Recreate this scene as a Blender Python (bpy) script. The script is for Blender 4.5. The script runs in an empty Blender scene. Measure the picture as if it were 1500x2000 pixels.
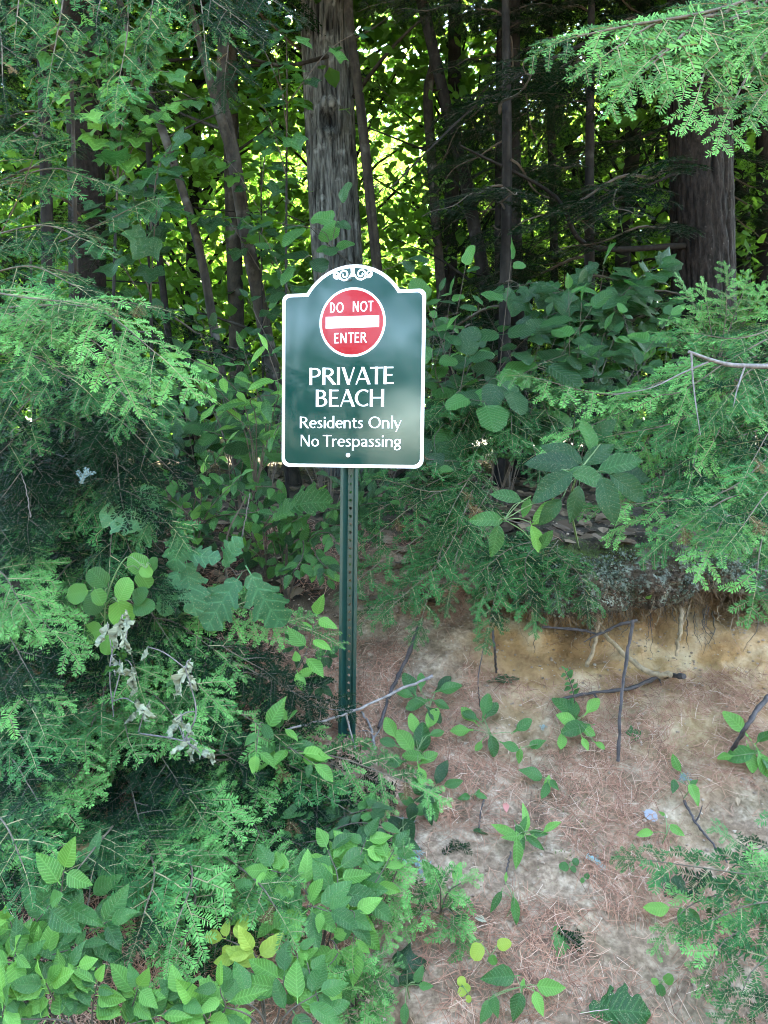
import bpy, math, random
import numpy as np
from mathutils import Vector, Matrix
from mathutils.bvhtree import BVHTree

R = random.Random(7)
N = np.random.default_rng(7)
SC = bpy.context.scene
COL = SC.collection

# ---------------------------------------------------------------- camera, sky, sun, exposure
CAM = Vector((0.0, 0.0, 1.5))
PITCH = math.radians(3.4)
F = 1500.0
cd = bpy.data.cameras.new("camera")
cd.sensor_fit = 'HORIZONTAL'
cd.sensor_width = 36.0
cd.lens = 36.0
cd.clip_start = 0.05
cd.clip_end = 600.0
cam = bpy.data.objects.new("camera", cd)
COL.objects.link(cam)
cam.location = CAM
cam.rotation_euler = (math.pi / 2 - PITCH, 0, 0)
SC.camera = cam

SUN_DIR = Vector((0.25, 0.30, 0.92)).normalized()      # towards the sun: high, beyond the trees
world = bpy.data.worlds.new("World")
SC.world = world
world.use_nodes = True
wn = world.node_tree
sky = wn.nodes.new('ShaderNodeTexSky')
sky.sky_type = 'NISHITA'
sky.sun_disc = False
sky.sun_elevation = math.asin(SUN_DIR.z)
sky.sun_rotation = math.atan2(SUN_DIR.x, SUN_DIR.y)
sky.dust_density = 2.0
wn.links.new(sky.outputs[0], wn.nodes['Background'].inputs[0])
wn.nodes['Background'].inputs[1].default_value = 0.15
sl = bpy.data.lights.new("sun", 'SUN')
sl.energy = 3.9
sl.angle = math.radians(0.53)
sl.color = (1.0, 0.95, 0.86)
sun = bpy.data.objects.new("sun", sl)
COL.objects.link(sun)
sun.location = (0, 0, 60)
sun.rotation_euler = SUN_DIR.to_track_quat('Z', 'Y').to_euler()

SC.view_settings.view_transform = 'Standard'
SC.view_settings.look = 'None'
SC.view_settings.gamma = 1.0
SC.view_settings.use_curve_mapping = False
SC.view_settings.exposure = 4.75
try:
    SC.view_settings.use_white_balance = True
    SC.view_settings.white_balance_temperature = 6750
    SC.view_settings.white_balance_tint = 2
except Exception:
    pass
SC.cycles.use_denoising = True
SC.cycles.filter_width = 1.05
SC.cycles.max_bounces = 5
SC.cycles.diffuse_bounces = 2
SC.cycles.transmission_bounces = 3
SC.cycles.sample_clamp_indirect = 6.0
SC.cycles.use_adaptive_sampling = True
SC.cycles.adaptive_threshold = 0.015

# ---------------------------------------------------------------- helpers
def ray(px, py):
    d = Vector(((px - 750.0) / F, 1.0, -(py - 1000.0) / F))
    c, s = math.cos(-PITCH), math.sin(-PITCH)
    return Vector((d.x, d.y * c - d.z * s, d.y * s + d.z * c))

def P(px, py, Y):
    """the point at distance Y in front of the camera that the photo shows at px, py"""
    d = ray(px, py)
    return CAM + d * (Y / d.y)

def hashn(i):
    i = (i ^ (i >> 13)) * 1274126177
    i = i & 0x7fffffff
    return ((i * (i * i % 0x7fffffff * 15731 % 0x7fffffff + 789221)) & 0x7fffffff) / 0x7fffffff

def vnoise(p, seed=0):
    """value noise on an (n,3) array, 0..1"""
    p = np.asarray(p, float)
    ip = np.floor(p).astype(np.int64)
    f = p - ip
    f = f * f * (3 - 2 * f)
    out = np.zeros(len(p))
    for dx in (0, 1):
        wx = f[:, 0] if dx else 1 - f[:, 0]
        for dy in (0, 1):
            wy = f[:, 1] if dy else 1 - f[:, 1]
            for dz in (0, 1):
                wz = f[:, 2] if dz else 1 - f[:, 2]
                h = ((ip[:, 0] + dx) * 374761393 + (ip[:, 1] + dy) * 668265263 + (ip[:, 2] + dz) * 2147483647 + seed * 974634541) & 0x7fffffff
                h = ((h ^ (h >> 13)) * 1274126177) & 0x7fffffff
                h = ((h ^ (h >> 16)) * 668265263) & 0x7fffffff
                out += wx * wy * wz * (h / 0x7fffffff)
    return out

def fbm(p, oct=4, seed=0):
    p = np.asarray(p, float)
    a, s, t = 0.5, 0.0, 0.0
    for o in range(oct):
        s = s + a * vnoise(p * (2 ** o), seed + o)
        t += a
        a *= 0.5
    return s / t

class MB:
    """collects vertices and faces, with a material index, a tint value and uv, and links them as one mesh"""
    def __init__(self):
        self.v, self.f, self.m, self.t, self.u, self.n = [], [], [], [], [], 0
    def add(self, v, f, mat=0, tint=0.5, uv=None):
        v = np.asarray(v, float).reshape(-1, 3)
        f = np.asarray(f, int)
        self.v.append(v)
        self.f.append(f + self.n)
        self.m.append(np.full(len(f), mat))
        tt = np.asarray(tint, float)
        self.t.append(np.full(len(v), float(tt)) if tt.ndim == 0 else tt)
        self.u.append(np.zeros((len(v), 2)) if uv is None else np.asarray(uv, float))
        self.n += len(v)
    def tube(self, pts, radii, sides=6, mat=0, tint=0.5, cap=True):
        pts = np.asarray([tuple(p) for p in pts], float)
        n = len(pts)
        radii = np.broadcast_to(np.asarray(radii, float), (n,))
        tan = np.gradient(pts, axis=0)
        tan /= np.linalg.norm(tan, axis=1)[:, None] + 1e-12
        ref = np.array((0.0, 0.0, 1.0)) if abs(tan[0][2]) < 0.9 else np.array((1.0, 0.0, 0.0))
        a = np.cross(tan, ref); a /= np.linalg.norm(a, axis=1)[:, None] + 1e-12
        b = np.cross(tan, a)
        an = np.arange(sides) * 2 * math.pi / sides
        ring = pts[:, None, :] + radii[:, None, None] * (np.cos(an)[None, :, None] * a[:, None, :] + np.sin(an)[None, :, None] * b[:, None, :])
        V = ring.reshape(-1, 3)
        i, j = np.meshgrid(np.arange(n - 1), np.arange(sides), indexing='ij')
        i, j = i.ravel(), j.ravel()
        k = (j + 1) % sides
        Fq = np.stack([i * sides + j, i * sides + k, (i + 1) * sides + k, (i + 1) * sides + j], 1)
        self.add(V, Fq, mat, tint)
        if cap and sides >= 3:
            for s, ps in ((0, 0), (n - 1, n - 1)):
                idx = np.arange(sides)
                c = np.vstack([ring[s], pts[s][None]])
                ff = np.stack([idx, (idx + 1) % sides, np.full(sides, sides), np.full(sides, sides)], 1)[:, :3]
                self.add(c, ff if s else ff[:, ::-1], mat, tint)
    def mesh(self, name, mats, smooth=False):
        V = np.vstack(self.v)
        tot, start, loops, mi = [], [], [], []
        for f, m in zip(self.f, self.m):
            tot.append(np.full(len(f), f.shape[1])); loops.append(f.ravel()); mi.append(m)
        tot = np.concatenate(tot); loops = np.concatenate(loops); mi = np.concatenate(mi)
        start = np.concatenate([[0], np.cumsum(tot)[:-1]])
        me = bpy.data.meshes.new(name)
        me.vertices.add(len(V)); me.vertices.foreach_set("co", V.ravel().astype(np.float32))
        me.loops.add(len(loops)); me.loops.foreach_set("vertex_index", loops.astype(np.int32))
        me.polygons.add(len(tot)); me.polygons.foreach_set("loop_start", start.astype(np.int32))
        me.polygons.foreach_set("material_index", mi.astype(np.int32))
        me.polygons.foreach_set("use_smooth", np.full(len(tot), smooth))
        at = me.attributes.new("tint", 'FLOAT', 'POINT')
        at.data.foreach_set("value", np.concatenate(self.t).astype(np.float32))
        U = np.vstack(self.u)
        if np.any(U):
            uvl = me.uv_layers.new(name="leaf")
            uvl.data.foreach_set("uv", U[loops].ravel().astype(np.float32))
        me.update(calc_edges=True)
        me.validate()
        for m in (mats if isinstance(mats, (list, tuple)) else [mats]):
            me.materials.append(m)
        return me
    def obj(self, name, mats, parent=None, smooth=False):
        o = bpy.data.objects.new(name, self.mesh(name, mats, smooth))
        COL.objects.link(o)
        if parent: o.parent = parent
        return o

def put(me, name, parent=None, mat=None):
    o = bpy.data.objects.new(name, me)
    COL.objects.link(o)
    if parent: o.parent = parent
    if mat is not None: o.matrix_local = mat
    return o

def thing(name, label, cat, loc=(0, 0, 0), group=None):
    o = bpy.data.objects.new(name, None)
    COL.objects.link(o)
    o.empty_display_size = 0.05
    o.location = loc
    return tag(o, label, cat, group)

def tag(o, label, cat, group=None, kind=None):
    o['label'] = label
    o['category'] = cat
    if group: o['group'] = group
    if kind: o['kind'] = kind
    return o

def frame(loc, d, n, s=1.0):
    """matrix whose local Y runs along d and local Z near n"""
    d = Vector(d).normalized()
    n = Vector(n)
    x = d.cross(n)
    if x.length < 1e-5: x = d.cross(Vector((0.31, 0.2, 0.9)))
    x.normalize()
    n = x.cross(d)
    M = Matrix((x * s, d * s, n * s)).transposed().to_4x4()
    M.translation = Vector(loc)
    return M

def curve(pts, n=12):
    """smooth polyline through the given points (Catmull-Rom)"""
    p = [Vector(q) for q in pts]
    if len(p) == 2:
        return [p[0].lerp(p[1], i / (n - 1)) for i in range(n)]
    q = [p[0] * 2 - p[1]] + p + [p[-1] * 2 - p[-2]]
    out = []
    seg = len(p) - 1
    for i in range(n):
        t = i / (n - 1) * seg
        k = min(int(t), seg - 1); t -= k
        a, b, c, d = q[k], q[k + 1], q[k + 2], q[k + 3]
        out.append(0.5 * ((2 * b) + (c - a) * t + (2 * a - 5 * b + 4 * c - d) * t * t + (3 * b - a - 3 * c + d) * t ** 3))
    return out

def rnd(a, b): return R.uniform(a, b)
def rv(s): return Vector((R.gauss(0, s), R.gauss(0, s), R.gauss(0, s)))

# ---------------------------------------------------------------- materials
def nodes(name):
    m = bpy.data.materials.new(name)
    m.use_nodes = True
    return m, m.node_tree.nodes, m.node_tree.links, m.node_tree.nodes['Principled BSDF']

def ramp(nd, stops):
    r = nd.new('ShaderNodeValToRGB')
    e = r.color_ramp.elements
    while len(e) < len(stops): e.new(0.5)
    for k, (p, c) in enumerate(stops):
        e[k].position = p
        e[k].color = (*c, 1) if len(c) == 3 else c
    return r

def mix(nd, lk, fac, a, b, mode='MIX'):
    m = nd.new('ShaderNodeMix'); m.data_type = 'RGBA'; m.blend_type = mode
    for s, v in ((m.inputs[0], fac), (m.inputs[6], a), (m.inputs[7], b)):
        if hasattr(v, 'is_linked'): lk.new(v, s)
        elif isinstance(v, tuple): s.default_value = (*v, 1)
        else: s.default_value = v
    return m.outputs[2]

def math_node(nd, lk, op, *vals):
    m = nd.new('ShaderNodeMath'); m.operation = op
    for s, v in zip(m.inputs, vals):
        if hasattr(v, 'is_linked'): lk.new(v, s)
        else: s.default_value = v
    return m.outputs[0]

def leaf_material(name, dark, light, trans, tfac=0.35, rough=0.42, veins=0.0, nv=9.0, spec=0.16, spots=0.0):
    m, nd, lk, bs = nodes(name)
    oi = nd.new('ShaderNodeObjectInfo')
    at = nd.new('ShaderNodeAttribute'); at.attribute_name = 'tint'
    f = math_node(nd, lk, 'MULTIPLY_ADD', oi.outputs['Random'], 0.8, at.outputs['Fac'])
    f = math_node(nd, lk, 'SUBTRACT', f, 0.40)
    rp = ramp(nd, [(0.0, dark), (1.0, light)])
    lk.new(f, rp.inputs[0])
    col = rp.outputs[0]
    tc = nd.new('ShaderNodeTexCoord')
    if veins:
        uv = nd.new('ShaderNodeUVMap')
        sp = nd.new('ShaderNodeSeparateXYZ'); lk.new(uv.outputs[0], sp.inputs[0])
        au = math_node(nd, lk, 'ABSOLUTE', sp.outputs[0])
        ph = math_node(nd, lk, 'MULTIPLY_ADD', au, -0.28, sp.outputs[1])
        sn = math_node(nd, lk, 'SINE', math_node(nd, lk, 'MULTIPLY', ph, nv * 6.2832))
        v1 = math_node(nd, lk, 'SMOOTHSTEP' if False else 'POWER', math_node(nd, lk, 'MULTIPLY_ADD', sn, 0.5, 0.5), 9.0)
        mid = math_node(nd, lk, 'POWER', math_node(nd, lk, 'SUBTRACT', 1.0, math_node(nd, lk, 'MINIMUM', math_node(nd, lk, 'MULTIPLY', au, 2.2), 1.0)), 14.0)
        vn = math_node(nd, lk, 'MAXIMUM', v1, mid)
        col = mix(nd, lk, math_node(nd, lk, 'MULTIPLY', vn, veins), col, tuple(min(1, c * 1.9 + 0.03) for c in light))
        bp = nd.new('ShaderNodeBump'); bp.inputs['Strength'].default_value = 0.55; bp.inputs['Distance'].default_value = 0.002; bp.invert = True
        lk.new(vn, bp.inputs['Height']); lk.new(bp.outputs[0], bs.inputs['Normal'])
    nz = nd.new('ShaderNodeTexNoise'); nz.inputs['Scale'].default_value = 38.0; nz.inputs['Detail'].default_value = 3.0
    lk.new(tc.outputs['Object'], nz.inputs['Vector'])
    col = mix(nd, lk, math_node(nd, lk, 'MULTIPLY', nz.outputs[0], 0.45), col, tuple(c * 0.55 for c in dark))
    if spots:
        vo = nd.new('ShaderNodeTexNoise'); vo.inputs['Scale'].default_value = 55.0; vo.inputs['Detail'].default_value = 2.0
        ad = nd.new('ShaderNodeVectorMath'); ad.operation = 'ADD'
        lk.new(tc.outputs['Object'], ad.inputs[0])
        cx = nd.new('ShaderNodeCombineXYZ'); lk.new(math_node(nd, lk, 'MULTIPLY', oi.outputs['Random'], 17.0), cx.inputs[2])
        lk.new(cx.outputs[0], ad.inputs[1]); lk.new(ad.outputs[0], vo.inputs['Vector'])
        sr = ramp(nd, [(0.62, (0, 0, 0)), (0.66, (1, 1, 1))]); lk.new(vo.outputs[0], sr.inputs[0])
        col = mix(nd, lk, math_node(nd, lk, 'MULTIPLY', sr.outputs[0], spots), col, (0.30, 0.27, 0.13))
    lk.new(col, bs.inputs['Base Color'])
    bs.inputs['Roughness'].default_value = rough
    bs.inputs['Specular IOR Level'].default_value = spec
    tr = nd.new('ShaderNodeBsdfTranslucent')
    tcol = mix(nd, lk, 0.75, col, trans)
    lk.new(tcol, tr.inputs[0])
    ms = nd.new('ShaderNodeMixShader'); ms.inputs[0].default_value = tfac
    lk.new(bs.outputs[0], ms.inputs[1]); lk.new(tr.outputs[0], ms.inputs[2])
    lk.new(ms.outputs[0], nd['Material Output'].inputs[0])
    return m

def bark_material(name, c1, c2, c3, zs=0.16, scale=26.0, patch=0.55, rough=0.9, bump=0.6, fleck=7.0):
    m, nd, lk, bs = nodes(name)
    tc = nd.new('ShaderNodeTexCoord')
    mp = nd.new('ShaderNodeMapping'); mp.inputs['Scale'].default_value = (1, 1, zs)
    lk.new(tc.outputs['Object'], mp.inputs[0])
    n1 = nd.new('ShaderNodeTexNoise'); n1.inputs['Scale'].default_value = scale; n1.inputs['Detail'].default_value = 6; n1.inputs['Roughness'].default_value = 0.65
    lk.new(mp.outputs[0], n1.inputs['Vector'])
    rp = ramp(nd, [(0.36, c1), (0.62, c2)]); lk.new(n1.outputs[0], rp.inputs[0])
    n2 = nd.new('ShaderNodeTexNoise'); n2.inputs['Scale'].default_value = fleck; n2.inputs['Detail'].default_value = 5
    lk.new(tc.outputs['Object'], n2.inputs['Vector'])
    r2 = ramp(nd, [(patch, (0, 0, 0)), (patch + 0.12, (1, 1, 1))]); lk.new(n2.outputs[0], r2.inputs[0])
    col = mix(nd, lk, math_node(nd, lk, 'MULTIPLY', r2.outputs[0], 0.7), rp.outputs[0], c3)
    at = nd.new('ShaderNodeAttribute'); at.attribute_name = 'tint'
    k = ramp(nd, [(0.18, (0.06, 0.055, 0.05)), (0.60, (1, 1, 1))]); lk.new(at.outputs['Fac'], k.inputs[0])
    col = mix(nd, lk, 1.0, col, k.outputs[0], 'MULTIPLY')
    lk.new(col, bs.inputs['Base Color'])
    bs.inputs['Roughness'].default_value = rough
    bs.inputs['Specular IOR Level'].default_value = 0.2
    bp = nd.new('ShaderNodeBump'); bp.inputs['Strength'].default_value = bump; bp.inputs['Distance'].default_value = 0.02
    lk.new(n1.outputs[0], bp.inputs['Height']); lk.new(bp.outputs[0], bs.inputs['Normal'])
    return m

def plain(name, col, rough=0.5, spec=0.4, vary=0.25, scale=30.0, bump=0.0):
    m, nd, lk, bs = nodes(name)
    tc = nd.new('ShaderNodeTexCoord')
    nz = nd.new('ShaderNodeTexNoise'); nz.inputs['Scale'].default_value = scale; nz.inputs['Detail'].default_value = 4
    lk.new(tc.outputs['Object'], nz.inputs['Vector'])
    rp = ramp(nd, [(0.3, tuple(c * (1 - vary) for c in col)), (0.7, tuple(min(1, c * (1 + vary)) for c in col))])
    lk.new(nz.outputs[0], rp.inputs[0]); lk.new(rp.outputs[0], bs.inputs['Base Color'])
    bs.inputs['Roughness'].default_value = rough
    bs.inputs['Specular IOR Level'].default_value = spec
    if bump:
        bp = nd.new('ShaderNodeBump'); bp.inputs['Strength'].default_value = bump; bp.inputs['Distance'].default_value = 0.004
        lk.new(nz.outputs[0], bp.inputs['Height']); lk.new(bp.outputs[0], bs.inputs['Normal'])
    return m

def tinted(name, stops, rough=0.85):
    """colour picked per piece by the tint attribute"""
    m, nd, lk, bs = nodes(name)
    at = nd.new('ShaderNodeAttribute'); at.attribute_name = 'tint'
    rp = ramp(nd, stops); lk.new(at.outputs['Fac'], rp.inputs[0]); lk.new(rp.outputs[0], bs.inputs['Base Color'])
    bs.inputs['Roughness'].default_value = rough
    bs.inputs['Specular IOR Level'].default_value = 0.25
    return m

M = {}
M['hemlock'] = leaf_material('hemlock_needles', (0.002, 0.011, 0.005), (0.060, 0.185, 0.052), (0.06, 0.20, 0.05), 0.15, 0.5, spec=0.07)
M['hem_fresh_lit'] = leaf_material('fresh_and_lit_hemlock_needles', (0.006, 0.030, 0.010), (0.17, 0.40, 0.10), (0.15, 0.36, 0.07), 0.18, 0.5, spec=0.09)  # new growth; lit tiers also have their brightness put into this colour
M['hem_in_shade'] = leaf_material('shade_darkened_hemlock_needles', (0.0015, 0.006, 0.0035), (0.010, 0.030, 0.012), (0.03, 0.09, 0.02), 0.12, 0.55, spec=0.03)  # darkened copy of the needles: shade under upper tiers put into colour
M['hemlock_dry'] = leaf_material('dry_brown_needles', (0.05, 0.032, 0.014), (0.15, 0.10, 0.045), (0.1, 0.08, 0.03), 0.1, 0.6, spec=0.05)
M['hemlock_silver'] = leaf_material('silvery_dead_needles', (0.13, 0.19, 0.19), (0.22, 0.29, 0.28), (0.2, 0.3, 0.28), 0.1, 0.6)
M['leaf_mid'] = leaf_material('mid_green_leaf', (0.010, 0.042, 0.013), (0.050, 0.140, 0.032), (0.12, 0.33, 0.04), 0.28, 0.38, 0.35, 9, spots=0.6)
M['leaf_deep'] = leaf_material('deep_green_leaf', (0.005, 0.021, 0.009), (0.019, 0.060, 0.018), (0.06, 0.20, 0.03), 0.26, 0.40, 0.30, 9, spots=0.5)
M['leaf_fresh'] = leaf_material('fresh_green_leaf', (0.030, 0.10, 0.018), (0.15, 0.32, 0.060), (0.22, 0.44, 0.05), 0.32, 0.40, 0.35, 10, spots=0.55)
M['leaf_yellow'] = leaf_material('yellow_green_leaf', (0.20, 0.30, 0.04), (0.32, 0.38, 0.07), (0.4, 0.5, 0.06), 0.4, 0.45, 0.2, 8)
M['leaf_blue'] = leaf_material('blue_green_oak_leaf', (0.028, 0.088, 0.042), (0.060, 0.160, 0.065), (0.08, 0.24, 0.05), 0.25, 0.45, 0.32, 5, spots=0.6)
M['leaf_wither'] = leaf_material('withered_pale_leaf', (0.15, 0.16, 0.10), (0.36, 0.38, 0.28), (0.5, 0.5, 0.36), 0.3, 0.6, 0.3, 7, spots=0.8)
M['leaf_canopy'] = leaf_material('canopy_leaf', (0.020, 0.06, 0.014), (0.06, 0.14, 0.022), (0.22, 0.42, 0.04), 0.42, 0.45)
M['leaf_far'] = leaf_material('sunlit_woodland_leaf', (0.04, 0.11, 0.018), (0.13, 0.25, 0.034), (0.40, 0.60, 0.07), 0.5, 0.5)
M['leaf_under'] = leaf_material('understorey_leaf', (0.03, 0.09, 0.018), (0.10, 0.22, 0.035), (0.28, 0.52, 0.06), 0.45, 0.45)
M['leaf_pink'] = leaf_material('pink_fallen_leaf', (0.36, 0.14, 0.12), (0.46, 0.2, 0.17), (0.5, 0.2, 0.2), 0.1, 0.6)
M['leaf_grey'] = leaf_material('grey_fallen_leaf', (0.16, 0.16, 0.18), (0.22, 0.22, 0.25), (0.3, 0.3, 0.3), 0.05, 0.6)
M['leaf_brown'] = leaf_material('brown_fallen_leaf', (0.16, 0.10, 0.06), (0.32, 0.23, 0.15), (0.3, 0.2, 0.1), 0.1, 0.7, 0.3, 7)
M['stem_green'] = plain('green_stem', (0.10, 0.15, 0.05), 0.6)
M['stem_brown'] = plain('brown_stem', (0.055, 0.042, 0.030), 0.8)
M['twig'] = plain('hemlock_twig', (0.20, 0.17, 0.085), 0.8)
M['limb_twig'] = plain('hemlock_limb', (0.075, 0.060, 0.040), 0.85, vary=.4, scale=60)
M['dead_twig'] = plain('dead_grey_twig', (0.12, 0.105, 0.10), 0.85, vary=0.45, scale=60, bump=0.5)
M['stick'] = plain('dark_stick_bark', (0.036, 0.028, 0.028), 0.8, vary=0.5, scale=50, bump=0.6)
M['root'] = plain('tan_root', (0.20, 0.145, 0.09), 0.9, vary=0.4, scale=60, bump=0.6)
M['bark_oak'] = bark_material('furrowed_grey_bark', (0.009, 0.0088, 0.008), (0.115, 0.115, 0.105), (0.235, 0.24, 0.225), 0.13, 30, 0.60)
M['bark_hemlock'] = bark_material('scaly_brown_bark', (0.0055, 0.0042, 0.0036), (0.0215, 0.0160, 0.0135), (0.085, 0.078, 0.070), 0.45, 40, 0.66, fleck=34.0)
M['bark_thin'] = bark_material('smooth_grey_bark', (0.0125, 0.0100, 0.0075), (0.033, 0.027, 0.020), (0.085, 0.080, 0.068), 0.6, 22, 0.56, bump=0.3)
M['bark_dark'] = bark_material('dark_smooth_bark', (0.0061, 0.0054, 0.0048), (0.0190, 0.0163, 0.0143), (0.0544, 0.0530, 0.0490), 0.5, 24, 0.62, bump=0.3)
# ---------------------------------------------------------------- the ground: one sheet, with the eroded undercut in it
KEYS_R = [(-40, -.3), (-6, -.10), (0, 0), (1.0, .01), (1.3, .035), (1.7, .215), (2.35, .575), (2.58, .715), (2.68, .775), (2.76, .87), (2.92, .955), (3.10, 1.00),
          (3.16, 1.05), (2.98, 1.085), (2.78, 1.015), (2.68, .995), (2.625, 1.025), (2.63, 1.10), (2.69, 1.165), (2.9, 1.215), (3.4, 1.27), (5, 1.36), (10, 1.52), (18, 1.95), (30, 2.8), (60, 4.5), (140, 9)]
KEYS_L = [(-40, -.3), (-6, -.10), (0, 0), (1.0, .01), (1.3, .035), (1.7, .215), (2.35, .575), (2.58, .74), (2.68, .82), (2.76, .875), (2.84, .93), (2.90, .965),
          (2.94, .99), (2.98, 1.01), (3.02, 1.035), (3.06, 1.055), (3.10, 1.075), (3.15, 1.10), (3.22, 1.13), (3.32, 1.165), (3.6, 1.24), (5, 1.36), (10, 1.52), (18, 1.95), (30, 2.8), (60, 4.5), (140, 9)]
SUB = [6, 6, 6, 6, 14, 26, 16, 9, 8, 8, 8, 7, 7, 8, 8, 7, 7, 7, 10, 14, 18, 14, 10, 10, 10, 10]
xs = np.concatenate([np.linspace(-70, -3, 40)[:-1], np.linspace(-3, -0.8, 70)[:-1], np.linspace(-0.8, 1.9, 270)[:-1], np.linspace(1.9, 3.5, 50)[:-1], np.linspace(3.5, 70, 40)])
tk = np.concatenate([k + np.arange(s) / s for k, s in enumerate(SUB)] + [[len(SUB)]])
kr, kl = np.array(KEYS_R), np.array(KEYS_L)
kk = np.arange(len(kr))
yr, zr = np.interp(tk, kk, kr[:, 0]), np.interp(tk, kk, kr[:, 1])
yl, zl = np.interp(tk, kk, kl[:, 0]), np.interp(tk, kk, kl[:, 1])
def smooth(a, w=2):
    b = a.copy()
    for _ in range(w): b[1:-1] = (b[:-2] + 2 * b[1:-1] + b[2:]) / 4
    return b
yr, zr = smooth(yr, 3), smooth(zr, 3)
X, T = np.meshgrid(xs, tk, indexing='ij')
wob = np.interp(xs, np.linspace(-70, 70, 1401), fbm(np.stack([np.linspace(-70, 70, 1401) * 3.1, np.zeros(1401), np.zeros(1401)], 1), 3, 5)) - .5
w = np.clip((xs - 0.10 + wob * .25) / 0.34, 0, 1); w = w * w * (3 - 2 * w)
amp = w * (0.78 + 0.9 * wob)
W = amp[:, None]
Yg = yl[None] * (1 - W) + yr[None] * W
Zg = zl[None] * (1 - W) + zr[None] * W
GV = np.stack([X, Yg, Zg], -1).reshape(-1, 3)
lipw0 = np.clip(1 - np.abs(T.reshape(-1) - 16) / 3.6, 0, 1) * np.repeat(amp, len(tk))
lx = np.stack([GV[:, 0] * 3.4, np.zeros(len(GV)), np.zeros(len(GV))], 1)
lx2 = np.stack([GV[:, 0] * 11, np.zeros(len(GV)), GV[:, 2] * 4], 1)
GV[:, 2] += ((fbm(lx, 3, 61) - .5) * .17 + (fbm(lx2, 2, 62) - .5) * .05) * lipw0
GV[:, 1] += ((fbm(lx + 40, 3, 63) - .5) * .26 + (fbm(lx2, 2, 64) - .5) * .06) * lipw0
near = np.exp(-np.maximum(0, np.abs(GV[:, 1] - 2.3) - 1.0) * 1.5)
d1 = (fbm(GV * 2.2, 3, 1) - .5) * .10
d2 = (fbm(GV * 9, 3, 2) - .5) * .040
d3 = (fbm(GV * 34, 3, 3) - .5) * .016
TT = T.reshape(-1)
WW = np.repeat(amp, len(tk))
lip = np.clip(1 - np.abs(TT - 16.6) / 3.2, 0, 1) * WW
sand = np.clip(1 - np.abs(TT - 8.7 + (fbm(GV * 2.6, 3, 77) - .5) * 4) / 3.1, 0, 1) * np.clip(WW * 1.3, 0, 1)
GV[:, 2] += d1 * (0.4 + near * .6) + d2 * near + d3 * near
lump = (fbm(GV * 14, 4, 8) - .5) * .13 * lip + (fbm(GV * 45, 2, 9) - .5) * .045 * lip
GV[:, 1] -= lump + (fbm(GV * np.array([7, 7, 13]), 4, 11) - .5) * .12 * sand + (fbm(GV * 30, 2, 12) - .5) * .022 * sand + d2 * near
n_t = len(tk); n_x = len(xs)
gi, gj = np.meshgrid(np.arange(n_x - 1), np.arange(n_t - 1), indexing='ij')
gi, gj = gi.ravel(), gj.ravel()
GF = np.stack([gi * n_t + gj, (gi + 1) * n_t + gj, (gi + 1) * n_t + gj + 1, gi * n_t + gj + 1], 1)

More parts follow.
